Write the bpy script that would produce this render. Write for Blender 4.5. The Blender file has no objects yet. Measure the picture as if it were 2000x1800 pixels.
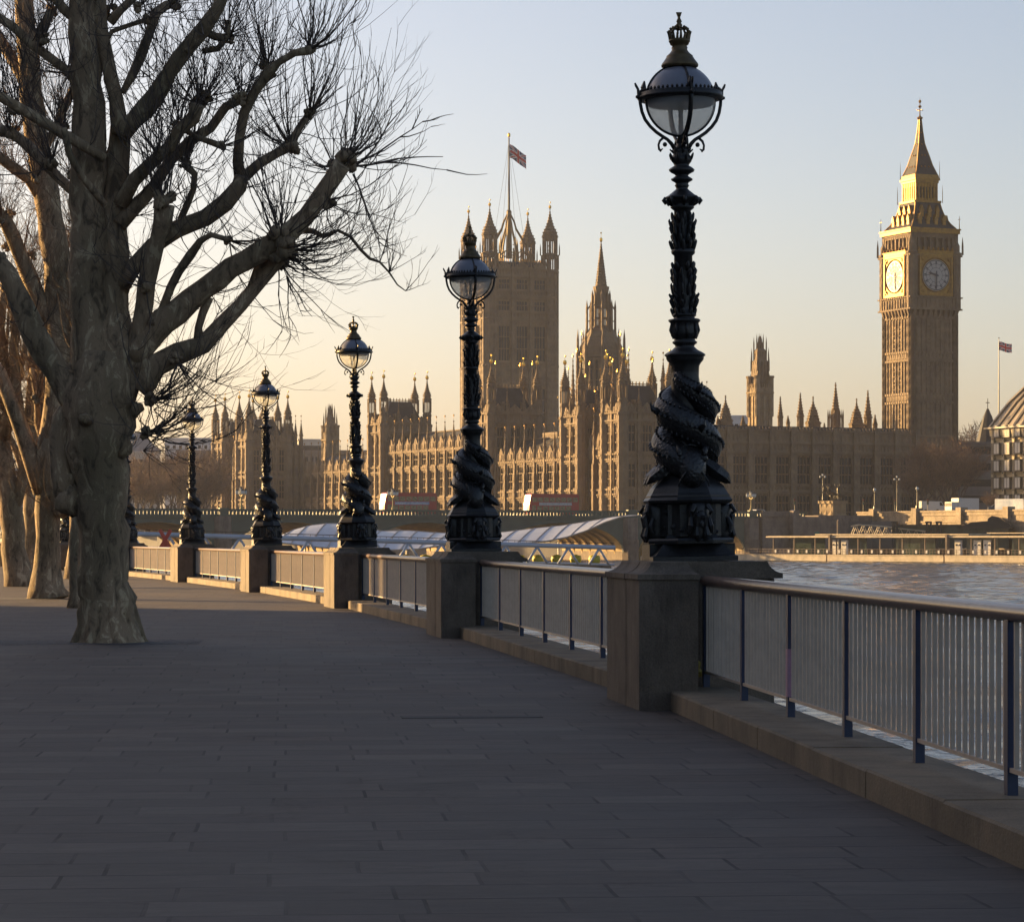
import bpy, math, random
from mathutils import Matrix, Vector
R = math.radians
rnd = random.Random(7)
HAZE_D = .000065
scn = bpy.context.scene
# ---------------- camera ----------------
F = 5600.0; HX = 1000.0; HY = 1050.0; CZ = 1.6
cam_d = bpy.data.cameras.new('camera'); cam = bpy.data.objects.new('camera', cam_d)
scn.collection.objects.link(cam); scn.camera = cam
cam.location = (0, 0, CZ); cam.rotation_euler = (R(90), 0, 0)
cam_d.sensor_width = 36; cam_d.lens = 36 * F / 2000; cam_d.shift_y = 0.075
cam_d.clip_start = 0.5; cam_d.clip_end = 60000
# ---------------- light ----------------
SUN_EL, SUN_AZ = 10.0, 33.0        # azimuth: degrees beyond the left (-X) axis, towards +Y
world = bpy.data.worlds.new('World'); scn.world = world; world.use_nodes = True
nt = world.node_tree; bg = nt.nodes['Background']
sky = nt.nodes.new('ShaderNodeTexSky'); sky.sky_type = 'NISHITA'; sky.sun_disc = False
sky.sun_elevation = R(SUN_EL); sky.sun_rotation = R(-(90 - SUN_AZ))
sky.altitude = 0; sky.air_density = 0.75; sky.dust_density = 2.4; sky.ozone_density = 1.3
tint = nt.nodes.new('ShaderNodeMixRGB'); tint.blend_type = 'MULTIPLY'; tint.inputs[0].default_value = 1; tint.inputs[2].default_value = (1.0, .892, .86, 1)
nt.links.new(sky.outputs[0], tint.inputs[1]); nt.links.new(tint.outputs[0], bg.inputs['Color']); bg.inputs['Strength'].default_value = 0.066
sd = bpy.data.lights.new('sun', 'SUN'); so = bpy.data.objects.new('sun', sd); scn.collection.objects.link(so)
sd.energy = 3.8; sd.angle = R(0.5); sd.color = (1.0, 0.63, 0.25)
S = Vector((-math.cos(R(SUN_AZ)) * math.cos(R(SUN_EL)), math.sin(R(SUN_AZ)) * math.cos(R(SUN_EL)), math.sin(R(SUN_EL))))
so.rotation_euler = (-S).to_track_quat('-Z', 'Y').to_euler(); so.location = S * 300
scn.view_settings.view_transform = 'Standard'; scn.view_settings.look = 'None'
scn.view_settings.exposure = 1.93; scn.view_settings.gamma = 1
scn.cycles.max_bounces = 6; scn.cycles.diffuse_bounces = 3; scn.cycles.glossy_bounces = 3
scn.cycles.transparent_max_bounces = 12; scn.cycles.volume_bounces = 0; scn.cycles.transmission_bounces = 4

# ---------------- helpers ----------------
def px(x, y, Y):                       # a point at depth Y seen at photo pixel x, y
    return Vector(((x - HX) / F * Y, Y, CZ - (y - HY) / F * Y))
def link(o): scn.collection.objects.link(o); return o
def tag(o, label=None, cat=None, group=None, kind=None):
    if label: o['label'] = label
    if cat: o['category'] = cat
    if group: o['group'] = group
    if kind: o['kind'] = kind
    return o
def thing(name, loc, rz=0, label=None, cat=None, group=None, rot=None):
    o = link(bpy.data.objects.new(name, None)); o.location = loc
    o.rotation_euler = rot if rot else (0, 0, rz); o.empty_display_size = .3
    return tag(o, label, cat, group)
def inst(name, mesh, parent, M=None, loc=None, rz=0, sc=None):
    o = link(bpy.data.objects.new(name, mesh)); o.parent = parent
    if M is not None: o.matrix_local = M
    else:
        o.location = loc; o.rotation_euler = (0, 0, rz)
        if sc: o.scale = sc
    return o
def copy_tree(o, parent=None):
    c = link(o.copy()); c.parent = parent
    for ch in list(o.children): copy_tree(ch, c)
    return c
def RZ(a): return Matrix.Rotation(a, 4, 'Z')
def TR(x, y, z=0): return Matrix.Translation((x, y, z))
I4 = Matrix.Identity(4)
class MB:
    def __init__(s): s.v = []; s.f = []; s.m = []; s.sm = []; s.T = I4.copy(); s.mat = 0; s.smooth = False; s.idn = True
    def setT(s, M): s.T = M; return s
    def av(s, pts):
        i = len(s.v); T = s.T
        for p in pts:
            q = T @ Vector(p); s.v.append((q.x, q.y, q.z))
        return i
    def af(s, idx): s.f.append(idx); s.m.append(s.mat); s.sm.append(s.smooth)
    def box(s, x0, x1, y0, y1, z0, z1):
        i = s.av([(x0,y0,z0),(x1,y0,z0),(x1,y1,z0),(x0,y1,z0),(x0,y0,z1),(x1,y0,z1),(x1,y1,z1),(x0,y1,z1)])
        for q in ((3,2,1,0),(4,5,6,7),(0,1,5,4),(1,2,6,5),(2,3,7,6),(3,0,4,7)): s.af([i+k for k in q])
    def fr(s, x0,x1,y0,y1,z0, X0,X1,Y0,Y1,z1):      # frustum of two rectangles
        i = s.av([(x0,y0,z0),(x1,y0,z0),(x1,y1,z0),(x0,y1,z0),(X0,Y0,z1),(X1,Y0,z1),(X1,Y1,z1),(X0,Y1,z1)])
        for q in ((3,2,1,0),(4,5,6,7),(0,1,5,4),(1,2,6,5),(2,3,7,6),(3,0,4,7)): s.af([i+k for k in q])
    def sq(s, cx, cy, prof):                        # stacked squares (half, z)
        for (h0, z0), (h1, z1) in zip(prof, prof[1:]):
            s.fr(cx-h0,cx+h0,cy-h0,cy+h0,z0, cx-h1,cx+h1,cy-h1,cy+h1,z1)
    def quad(s, a, b, c, d): i = s.av([a,b,c,d]); s.af([i,i+1,i+2,i+3])
    def tri(s, a, b, c): i = s.av([a,b,c]); s.af([i,i+1,i+2])
    def poly(s, pts, z0, z1):                       # extruded polygon, CCW
        n = len(pts); i = s.av([(p[0],p[1],z0) for p in pts] + [(p[0],p[1],z1) for p in pts])
        s.af([i+k for k in range(n)][::-1]); s.af([i+n+k for k in range(n)])
        for k in range(n): k2 = (k+1) % n; s.af([i+k,i+k2,i+n+k2,i+n+k])
    def wallpoly(s, pts, y0, y1):                   # polygon in x,z extruded along y
        n = len(pts); i = s.av([(p[0],y0,p[1]) for p in pts] + [(p[0],y1,p[1]) for p in pts])
        s.af([i+k for k in range(n)]); s.af([i+n+k for k in range(n)][::-1])
        for k in range(n): k2 = (k+1) % n; s.af([i+k2,i+k,i+n+k,i+n+k2])
    def lathe(s, prof, n=16, cx=0, cy=0, ph=0.0, flute=0, fa=0.0, cap=True):   # prof: (r, z)
        rings = []
        for r, z in prof:
            rings.append(s.av([(cx + r*(1+fa*math.cos(flute*a))*math.cos(a), cy + r*(1+fa*math.cos(flute*a))*math.sin(a), z)
                               for a in [ph + 2*math.pi*k/n for k in range(n)]]))
        up = prof[-1][1] >= prof[0][1]
        for a, b in zip(rings, rings[1:]):
            for k in range(n):
                k2 = (k+1) % n; q = [a+k, a+k2, b+k2, b+k]; s.af(q if up else q[::-1])
        if cap:
            q = [rings[0]+k for k in range(n)]; w = [rings[-1]+k for k in range(n)]
            s.af(q[::-1] if up else q); s.af(w if up else w[::-1])
    def tube(s, pts, rad, n=6, cap=True, jit=0, rg=None):
        pts = [Vector(p) for p in pts]; N = len(pts)
        if not isinstance(rad, (list, tuple)): rad = [rad]*N
        t0 = (pts[1]-pts[0]).normalized()
        up = Vector((0,0,1)) if abs(t0.z) < .9 else Vector((1,0,0))
        u = t0.cross(up).normalized(); rings = []
        for k in range(N):
            t = (pts[min(k+1,N-1)] - pts[max(k-1,0)])
            if t.length < 1e-9: t = t0
            t.normalize(); u = (u - t*u.dot(t))
            if u.length < 1e-6: u = t.orthogonal()
            u.normalize(); w = t.cross(u)
            rr = [rad[k]*(1 + (rg.uniform(-jit, jit) if jit else 0)) for _ in range(n)]
            rings.append(s.av([pts[k] + u*math.cos(2*math.pi*q/n)*rr[q] + w*math.sin(2*math.pi*q/n)*rr[q] for q in range(n)]))
        for a, b in zip(rings, rings[1:]):
            for k in range(n): k2 = (k+1) % n; s.af([a+k, a+k2, b+k2, b+k])
        if cap and n > 2:
            s.af([rings[0]+k for k in range(n)][::-1]); s.af([rings[-1]+k for k in range(n)])
    def ball(s, c, r, n=8, sz=1.0):
        m = max(4, n//2); s.lathe([(max(1e-4, r*math.sin(math.pi*k/m)), c[2]-r*sz*math.cos(math.pi*k/m)) for k in range(m+1)], n, c[0], c[1], cap=False)
    def mesh(s, name, mats):
        me = bpy.data.meshes.new(name); me.from_pydata(s.v, [], s.f)
        for m in mats: me.materials.append(m)
        me.polygons.foreach_set('material_index', s.m); me.polygons.foreach_set('use_smooth', s.sm)
        me.update(); return me
    def build(s, name, mats, parent=None, loc=(0,0,0), rz=0, **kw):
        if not isinstance(mats, (list, tuple)): mats = [mats]
        o = link(bpy.data.objects.new(name, s.mesh(name, mats))); o.location = loc; o.rotation_euler = (0,0,rz)
        if parent: o.parent = parent
        return tag(o, **kw)

# ---------------- materials ----------------
def newmat(name):
    m = bpy.data.materials.new(name); m.use_nodes = True
    return m, m.node_tree, m.node_tree.nodes['Principled BSDF']
def N(t, ty, **kw):
    n = t.nodes.new(ty)
    for k, v in kw.items():
        if k.startswith('i_'): n.inputs[k[2:].replace('_', ' ')].default_value = v
        else: setattr(n, k, v)
    return n
def ramp(t, src, stops):
    r = t.nodes.new('ShaderNodeValToRGB'); e = r.color_ramp.elements
    e[0].position, e[0].color = stops[0][0], (*stops[0][1], 1); e[1].position, e[1].color = stops[-1][0], (*stops[-1][1], 1)
    for p, c in stops[1:-1]: q = e.new(p); q.color = (*c, 1)
    t.links.new(src, r.inputs[0]); return r.outputs[0]
def mat(name, col, rough=.6, metal=0, var=.0, scale=3.0, bump=0, bscale=None, spec=None, coord='Object', stretch=(1,1,1), detail=5, col2=None):
    m, t, b = newmat(name); b.inputs['Roughness'].default_value = rough; b.inputs['Metallic'].default_value = metal
    if spec is not None: b.inputs['Specular IOR Level'].default_value = spec
    tc = N(t, 'ShaderNodeTexCoord'); mp = N(t, 'ShaderNodeMapping'); mp.inputs['Scale'].default_value = stretch
    t.links.new(tc.outputs[coord], mp.inputs[0])
    if var or col2:
        n = N(t, 'ShaderNodeTexNoise', i_Scale=scale, i_Detail=detail, i_Roughness=.65); t.links.new(mp.outputs[0], n.inputs['Vector'])
        a = tuple(c*(1-var) for c in col); c2 = col2 or tuple(min(1, c*(1+var)) for c in col)
        o_ = ramp(t, n.outputs['Fac'], [(.32, a), (.68, c2)])
        if bump:
            nf = N(t, 'ShaderNodeTexNoise', i_Scale=(bscale or scale*4)*2.2, i_Detail=5, i_Roughness=.8); t.links.new(mp.outputs[0], nf.inputs['Vector'])
            nl = N(t, 'ShaderNodeTexNoise', i_Scale=scale*.6, i_Detail=7, i_Roughness=.75); ms = N(t, 'ShaderNodeMapping'); ms.inputs['Scale'].default_value = (2.2,2.2,.5); t.links.new(tc.outputs[coord], ms.inputs[0]); t.links.new(ms.outputs[0], nl.inputs['Vector'])
            for s_, st_ in ((nf, [(.35,(.72,)*3),(.65,(1.28,)*3)]), (nl, [(.36,(.62,.60,.58)),(.5,(1,1,1)),(.64,(1.12,1.1,1.06))])):
                mm = N(t, 'ShaderNodeMixRGB', blend_type='MULTIPLY'); mm.inputs[0].default_value = 1; t.links.new(o_, mm.inputs[1]); t.links.new(ramp(t, s_.outputs['Fac'], st_), mm.inputs[2]); o_ = mm.outputs[0]
        t.links.new(o_, b.inputs['Base Color'])
    else: b.inputs['Base Color'].default_value = (*col, 1)
    if bump:
        n2 = N(t, 'ShaderNodeTexNoise', i_Scale=bscale or scale*4, i_Detail=4); t.links.new(mp.outputs[0], n2.inputs['Vector'])
        bp = N(t, 'ShaderNodeBump', i_Strength=1.0, i_Distance=bump); t.links.new(n2.outputs['Fac'], bp.inputs['Height']); t.links.new(bp.outputs[0], b.inputs['Normal'])
    return m
def gothic_mat(name, c1, c2, panel=1.0):
    m, t, b = newmat(name); b.inputs['Roughness'].default_value = .85
    tc = N(t, 'ShaderNodeTexCoord'); sp = N(t, 'ShaderNodeSeparateXYZ'); t.links.new(tc.outputs['Object'], sp.inputs[0])
    n = N(t, 'ShaderNodeTexNoise', i_Scale=.22, i_Detail=6, i_Roughness=.7); t.links.new(tc.outputs['Object'], n.inputs['Vector'])
    t.links.new(ramp(t, n.outputs['Fac'], [(.3, c1), (.7, c2)]), b.inputs['Base Color'])
    ad = N(t, 'ShaderNodeMath', operation='ADD'); t.links.new(sp.outputs[0], ad.inputs[0]); t.links.new(sp.outputs[1], ad.inputs[1])
    s1 = N(t, 'ShaderNodeMath', operation='MULTIPLY'); s1.inputs[1].default_value = 2*math.pi/panel; t.links.new(ad.outputs[0], s1.inputs[0])
    w = N(t, 'ShaderNodeMath', operation='SINE'); t.links.new(s1.outputs[0], w.inputs[0])
    s2 = N(t, 'ShaderNodeMath', operation='MULTIPLY'); s2.inputs[1].default_value = 2*math.pi/2.3; t.links.new(sp.outputs[2], s2.inputs[0])
    w2 = N(t, 'ShaderNodeMath', operation='SINE'); t.links.new(s2.outputs[0], w2.inputs[0])
    mx = N(t, 'ShaderNodeMath', operation='MAXIMUM'); t.links.new(w.outputs[0], mx.inputs[0]); t.links.new(w2.outputs[0], mx.inputs[1])
    bp = N(t, 'ShaderNodeBump', i_Strength=.8, i_Distance=.12); t.links.new(mx.outputs[0], bp.inputs['Height']); t.links.new(bp.outputs[0], b.inputs['Normal'])
    return m
stone = gothic_mat('palace_stone', (.112,.078,.048), (.222,.155,.088))
stone2 = gothic_mat('pale_stone', (.19,.137,.078), (.28,.205,.115), 1.6)
slate = mat('slate', (.030,.030,.033), .65, var=.3, spec=.2, scale=.5)
darkglass = mat('window_glass', (.018,.017,.017), .3, var=.4, scale=.6, spec=.25)
gold = mat('gilding', (.85,.50,.10), .33, metal=.85, var=.25, scale=2)
goldpaint = mat('gilded_stone', (.27,.14,.020), .5, metal=.55, var=.35, scale=1.2)
iron = mat('black_iron', (.015,.014,.014), .38, var=.35, scale=9, bump=.004, bscale=60, spec=.4)
hatmat = mat('bronze_cap', (.10,.068,.028), .45, metal=.4, var=.3, scale=12)
domemat = mat('lamp_dome', (.17,.175,.21), .32, var=.12, scale=6)
white = mat('white_paint', (.48,.46,.44), .45, var=.06, scale=3)
bronze = mat('dark_bronze', (.05,.045,.035), .4, metal=.6, var=.3)

def scale_mat():
    m, t, b = newmat('scaled_iron'); b.inputs['Base Color'].default_value = (.015,.014,.014,1); b.inputs['Roughness'].default_value = .34; b.inputs['Specular IOR Level'].default_value = .45
    tc = N(t,'ShaderNodeTexCoord'); v = N(t,'ShaderNodeTexVoronoi', i_Scale=34); t.links.new(tc.outputs['Object'], v.inputs['Vector'])
    n = N(t,'ShaderNodeTexNoise', i_Scale=10, i_Detail=5); t.links.new(tc.outputs['Object'], n.inputs['Vector'])
    a = N(t,'ShaderNodeMath', operation='MULTIPLY_ADD'); a.inputs[1].default_value = 1.6; t.links.new(n.outputs['Fac'], a.inputs[0]); t.links.new(v.outputs['Distance'], a.inputs[2])
    bp = N(t,'ShaderNodeBump', i_Strength=1, i_Distance=.007); t.links.new(a.outputs[0], bp.inputs['Height']); t.links.new(bp.outputs[0], b.inputs['Normal']); return m
fishm = scale_mat()
# ================= promenade =================
def paving():
    m, t, b = newmat('paving')
    tc = N(t, 'ShaderNodeTexCoord'); mp = N(t, 'ShaderNodeMapping'); mp.inputs['Rotation'].default_value = (0,0,R(-4.5)); mp.inputs['Location'].default_value = (3301.7,2200.3,0); t.links.new(tc.outputs['Object'], mp.inputs[0])
    wob = N(t, 'ShaderNodeTexNoise', i_Scale=1.3, i_Detail=2); t.links.new(mp.outputs[0], wob.inputs['Vector'])
    mixv = N(t, 'ShaderNodeMixRGB', blend_type='LINEAR_LIGHT'); mixv.inputs[0].default_value = .012
    t.links.new(mp.outputs[0], mixv.inputs[1]); t.links.new(wob.outputs['Color'], mixv.inputs[2])
    def brick(w, h, off, ms):
        n = N(t, 'ShaderNodeTexBrick', offset=off, offset_frequency=2, squash=.62, squash_frequency=3)
        for k, v in (('Scale',1.0),('Mortar Size',ms),('Mortar Smooth',.15),('Bias',0),('Brick Width',w),('Row Height',h)): n.inputs[k].default_value = v
        n.inputs['Color1'].default_value = (0,0,0,1); n.inputs['Color2'].default_value = (1,1,1,1); n.inputs['Mortar'].default_value = (.5,.5,.5,1)
        t.links.new(mixv.outputs[0], n.inputs['Vector']); return n
    br = brick(.98, .50, .42, .011)
    big = N(t, 'ShaderNodeTexNoise', i_Scale=.35, i_Detail=6, i_Roughness=.7); t.links.new(mp.outputs[0], big.inputs['Vector'])
    fine = N(t, 'ShaderNodeTexNoise', i_Scale=9, i_Detail=8, i_Roughness=.75); mp2 = N(t, 'ShaderNodeMapping'); mp2.inputs['Scale'].default_value = (.35,1,1)
    t.links.new(mp.outputs[0], mp2.inputs[0]); t.links.new(mp2.outputs[0], fine.inputs['Vector'])
    slab = ramp(t, br.outputs['Color'], [(0, (.070,.0565,.049)), (.45, (.080,.065,.057)), (.7, (.088,.071,.062)), (1, (.104,.085,.073))])
    st = ramp(t, big.outputs['Fac'], [(.28, (.55,.54,.54)), (.5,(1,1,1)), (.72, (1.5,1.45,1.38))])
    fi = ramp(t, fine.outputs['Fac'], [(.3, (.8,.8,.8)), (.7, (1.2,1.2,1.2))])
    m1 = N(t, 'ShaderNodeMixRGB', blend_type='MULTIPLY'); m1.inputs[0].default_value = 1; t.links.new(slab, m1.inputs[1]); t.links.new(st, m1.inputs[2])
    m2 = N(t, 'ShaderNodeMixRGB', blend_type='MULTIPLY'); m2.inputs[0].default_value = 1; t.links.new(m1.outputs[0], m2.inputs[1]); t.links.new(fi, m2.inputs[2])
    # joints: filled flush in places, open and dark in others
    gap = N(t, 'ShaderNodeTexNoise', i_Scale=.9, i_Detail=3); t.links.new(mp.outputs[0], gap.inputs['Vector'])
    gr = ramp(t, gap.outputs['Fac'], [(.42, (.3,.3,.3)), (.60, (1,1,1))])
    jm = N(t, 'ShaderNodeMixRGB', blend_type='MULTIPLY'); jm.inputs[0].default_value = 1
    t.links.new(br.outputs['Fac'], jm.inputs[1]); t.links.new(gr, jm.inputs[2])
    m3 = N(t, 'ShaderNodeMixRGB'); t.links.new(jm.outputs[0], m3.inputs[0]); t.links.new(m2.outputs[0], m3.inputs[1]); m3.inputs[2].default_value = (.022,.018,.016,1)
    sp = N(t, 'ShaderNodeTexVoronoi', i_Scale=3.2); mp3 = N(t, 'ShaderNodeMapping'); mp3.inputs['Scale'].default_value=(.5,1,1); t.links.new(mp.outputs[0], mp3.inputs[0]); t.links.new(mp3.outputs[0], sp.inputs['Vector'])
    spr = ramp(t, sp.outputs['Distance'], [(.022, (1,1,1)), (.034, (0,0,0))])
    m4 = N(t, 'ShaderNodeMixRGB'); t.links.new(spr, m4.inputs[0]); t.links.new(m3.outputs[0], m4.inputs[1]); m4.inputs[2].default_value = (.10,.09,.08,1)
    dn = N(t, 'ShaderNodeTexNoise', i_Scale=.9, i_Detail=9, i_Roughness=.8, i_Distortion=1.2); t.links.new(mp.outputs[0], dn.inputs['Vector'])
    dr = ramp(t, dn.outputs['Fac'], [(.36,(.74,.72,.69)),(.44,(.95,.95,.95)),(.58,(1,1,1)),(.66,(1.22,1.2,1.16))]); m5 = N(t, 'ShaderNodeMixRGB', blend_type='MULTIPLY'); m5.inputs[0].default_value = 1
    t.links.new(m4.outputs[0], m5.inputs[1]); t.links.new(dr, m5.inputs[2]); t.links.new(m5.outputs[0], b.inputs['Base Color'])
    rr = ramp(t, big.outputs['Fac'], [(.3, (.62,)*3), (.7, (.82,)*3)]); t.links.new(rr, b.inputs['Roughness']); b.inputs['Specular IOR Level'].default_value = .25
    hs = N(t, 'ShaderNodeMath', operation='MULTIPLY_ADD'); t.links.new(jm.outputs[0], hs.inputs[0]); hs.inputs[1].default_value = -1.0
    hb = N(t, 'ShaderNodeMath', operation='MULTIPLY_ADD'); t.links.new(br.outputs['Color'], hb.inputs[0]); hb.inputs[1].default_value = .35
    hf = N(t, 'ShaderNodeMath', operation='MULTIPLY'); t.links.new(fine.outputs['Fac'], hf.inputs[0]); hf.inputs[1].default_value = .5
    t.links.new(hf.outputs[0], hb.inputs[2]); t.links.new(hb.outputs[0], hs.inputs[2])
    bp = N(t, 'ShaderNodeBump', i_Strength=1, i_Distance=.012); t.links.new(hs.outputs[0], bp.inputs['Height']); t.links.new(bp.outputs[0], b.inputs['Normal'])
    return m
LX = [1345,925,698,521,375,248,132,17]
LY = [28.0 + 19.2*k for k in range(8)]
LP = [((x-HX)/F*y, y) for x, y in zip(LX, LY)]
# kerb / railing line: right of the first pedestal it runs on towards the camera
def rail_pts():
    pts = [(3.62, 5.0), (2.97, 13.2), (2.72, 16.1), (1.86, 27.2)] + [(LP[0][0]+.05, LP[0][1]+.6)]
    return pts
edge = [(4.35,-60.0),(4.35, 3.0)] + [(3.4+.62,8.0),(2.27+.62,23.0)] + [(x+.82, y) for x, y in LP] + [(-40,215),(-72,300),(-120,400),(-190,520),(-260,640),(-420,900),(-1200,2600)]
def pathpoly():
    mb = MB(); n = len(edge)
    for (x0,y0),(x1,y1) in zip(edge, edge[1:]):
        mb.quad((-1200-.4*(y0+60) ,y0,0),(x0,y0,0),(x1,y1,0),(-1200-.4*(y1+60),y1,0))
    return mb
pathpoly().build('promenade', paving(), kind='structure')
emb_stone = mat('embankment_stone', (.16,.125,.10), .85, var=.25, scale=.6, bump=.01, bscale=14)
mb = MB()
for (x0,y0),(x1,y1) in zip(edge, edge[1:]):
    mb.quad((x1,y1,-.004),(x0,y0,-.004),(x0,y0,-6),(x1,y1,-6))
mb.build('river_wall', emb_stone, kind='structure')
# water
def water_mat():
    m, t, b = newmat('river_water'); b.inputs['Base Color'].default_value = (.035,.037,.040,1); b.inputs['Roughness'].default_value = .07
    b.inputs['IOR'].default_value = 1.33; b.inputs['Specular IOR Level'].default_value = .8
    tc = N(t, 'ShaderNodeTexCoord'); hs = []
    for sc, st, w in ((.55,(1,1.6,1),.10),(2.4,(1,1.5,1),.045),(.16,(1,1.3,1),.16)):
        mp = N(t, 'ShaderNodeMapping'); mp.inputs['Scale'].default_value = st; mp.inputs['Rotation'].default_value=(0,0,R(20)); t.links.new(tc.outputs['Object'], mp.inputs[0])
        n = N(t, 'ShaderNodeTexNoise', i_Scale=sc, i_Detail=5, i_Roughness=.6, i_Distortion=.6); t.links.new(mp.outputs[0], n.inputs['Vector'])
        k = N(t, 'ShaderNodeMath', operation='MULTIPLY'); k.inputs[1].default_value = w; t.links.new(n.outputs['Fac'], k.inputs[0]); hs.append(k.outputs[0])
    a = N(t, 'ShaderNodeMath', operation='ADD'); t.links.new(hs[0], a.inputs[0]); t.links.new(hs[1], a.inputs[1])
    a2 = N(t, 'ShaderNodeMath', operation='ADD'); t.links.new(a.outputs[0], a2.inputs[0]); t.links.new(hs[2], a2.inputs[1])
    bp = N(t, 'ShaderNodeBump', i_Strength=1, i_Distance=2.4); t.links.new(a2.outputs[0], bp.inputs['Height']); t.links.new(bp.outputs[0], b.inputs['Normal'])
    return m
WZ = -2.8
from mathutils import noise
mb = MB(); x0,x1,y0,y1,nx,ny = -40,130,8,560,150,620
mb.quad((-1500,-60,WZ),(1500,-60,WZ),(1500,y0,WZ),(-1500,y0,WZ)); mb.quad((-1500,y1,WZ),(1500,y1,WZ),(1500,2600,WZ),(-1500,2600,WZ)); mb.quad((-1500,y0,WZ),(x0,y0,WZ),(x0,y1,WZ),(-1500,y1,WZ)); mb.quad((x1,y0,WZ),(1500,y0,WZ),(1500,y1,WZ),(x1,y1,WZ))
mb.smooth = True; i0 = len(mb.v)
for j in range(ny+1):
    y = y0+(y1-y0)*j/ny
    for i in range(nx+1):
        x = x0+(x1-x0)*i/nx; e = min(1, i/4, j/4, (nx-i)/4, (ny-j)/4)
        h = .20*noise.noise((x*.16+y*.05, y*.22, .3))+.17*noise.noise((x*.42, y*.5-x*.1, 4.2))+.13*noise.noise((x*.9, y*1.1, 9.1)); mb.v.append((x,y,WZ+h*e))
for j in range(ny):
    for i in range(nx): a = i0+j*(nx+1)+i; mb.af([a,a+1,a+nx+2,a+nx+1])
mb.build('river', water_mat(), kind='structure')
# kerb with joints
kerb_m = mat('kerb_stone', (.165,.125,.080), .85, var=.28, scale=1.1, bump=.006, bscale=40)
ped_m = mat('pedestal_stone', (.125,.096,.070), .85, var=.30, scale=2.0, bump=.008, bscale=30)
def tangent(k):
    a = LP[max(k-1,0)]; b = LP[min(k+1,7)]
    if k == 0: return (Vector((LP[1][0]-LP[0][0], LP[1][1]-LP[0][1])).normalized()*.6 + Vector((-.078,1)).normalized()*.4).normalized()
    return Vector((b[0]-a[0], b[1]-a[1])).normalized()
def seg_nodes(k):          # railing section on the near side of lamp k (k = 0..7), from near end to far end
    far = Vector(LP[k]); tf = tangent(k); lat = Vector((tf.y, -tf.x))
    fe = far - tf*.62 + lat*.06
    if k == 0: return Vector((3.30, 8.9)), fe
    nr = Vector(LP[k-1]); tn = tangent(k-1); latn = Vector((tn.y, -tn.x))
    return nr + tn*.85 + latn*.06, fe
kb = MB()
for k in range(8):
    a, b = seg_nodes(k); d = (b-a); L = d.length; t_ = d.normalized(); l_ = Vector((t_.y,-t_.x)); q = 0.0
    if k == 0: a = a - t_*5; L += 5
    L += .0
    while q < L-.05:
        w = min(rnd.uniform(1.7,2.6), L-q)
        M = Matrix(((l_.x,t_.x,0,a.x),(l_.y,t_.y,0,a.y),(0,0,1,0),(0,0,0,1))); kb.setT(M)
        j = rnd.uniform(-.003,.003)
        kb.fr(-.44+j,.20,q+.006,q+w-.006,-.05, -.44+j,.20,q+.006,q+w-.006,.165+j)
        kb.fr(-.44+j,.20,q+.006,q+w-.006,.165+j, -.425+j,.19,q+.012,q+w-.012,.18+j)
        q += w
kb.build('kerb', kerb_m, kind='structure')
# railings
blue = mat('navy_paint', (.018,.03,.075), .42, var=.25, scale=8)
barm = mat('pale_paint', (.42,.34,.27), .5, var=.12, scale=6)
railm = mat('handrail_paint', (.17,.115,.095), .28, var=.25, scale=5, spec=.7)
stickm = mat('pink_sticker', (.35,.20,.27), .6, var=.15, scale=20)
rail_lab = ['pale railing with navy posts nearest the camera, running off the right edge',
 'pale railing section between the tallest lamp pedestal and the second lamp pedestal',
 'pale railing section between the second and third lamp pedestals',
 'railing section between third and fourth lamps, sunlit up to its near end',
 'sunlit railing section between the fourth and fifth lamps',
 'sunlit railing section below the red cross sign, right of the big tree trunk',
 'distant railing section seen between the big trunk and the leaning lit trunk',
 'farthest railing section at the left edge behind the tree trunks']
for k in range(8):
    a, b = seg_nodes(k); d = b-a; L = d.length; t_ = d.normalized(); nb = max(1, round(L/2.42)) if k else 8; w = L/nb
    root = thing('railing', (b.x, b.y, 0), math.atan2(-t_.y,-t_.x), rail_lab[k], 'railing', 'railings between the lamp pedestals')
    # local +x runs from far end to near end
    pm = MB(); pm.box(-.04,.04,-.03,.03,.18,1.17)
    posts = pm.mesh('post', [blue])
    bp_ = MB(); nbar = 14
    for j in range(nbar):
        x = .04 + (w-.08)*(j+.5)/nbar; bp_.box(x-.0125,x+.0125,-.0125,.0125,.335,1.15)
    bp_.box(.04,w-.04,-.02,.02,.31,.335); panel = bp_.mesh('bar_panel', [barm])
    for i in range(nb+1):
        po = inst('post', posts, root, loc=(i*w if 0 < i < nb else (.04 if i == 0 else nb*w-.04),0,0))
        if k == 0 and i == 2:
            s_ = MB(); s_.box(-.043,.0415,-.033,.033,.34,.72); so_ = s_.build('sticker', stickm, po, label='faded pink poster wrapped round the post')
        if i < nb: inst('bar_panel', panel, root, loc=(i*w,0,0))
    h = MB(); h.smooth = True
    for z, r in ((1.19,.052),): h.tube([(q*L/12-.02*(q==0),0,z) for q in range(13)], r, 12)
    h.build('handrail', railm, root)
ped_lab = ['tall stone pedestal under the nearest and largest lamp', 'stone pedestal under the second lamp, in shade', 'stone pedestal under the third lamp where the sunlight ends',
 'stone pedestal under the fourth lamp with one sunlit face','stone pedestal under the fifth lamp just right of the red cross sign','stone pedestal half hidden behind the big tree trunk',
 'distant stone pedestal between the big trunk and the lit leaning trunk','farthest stone pedestal at the left edge of the promenade']
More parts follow.
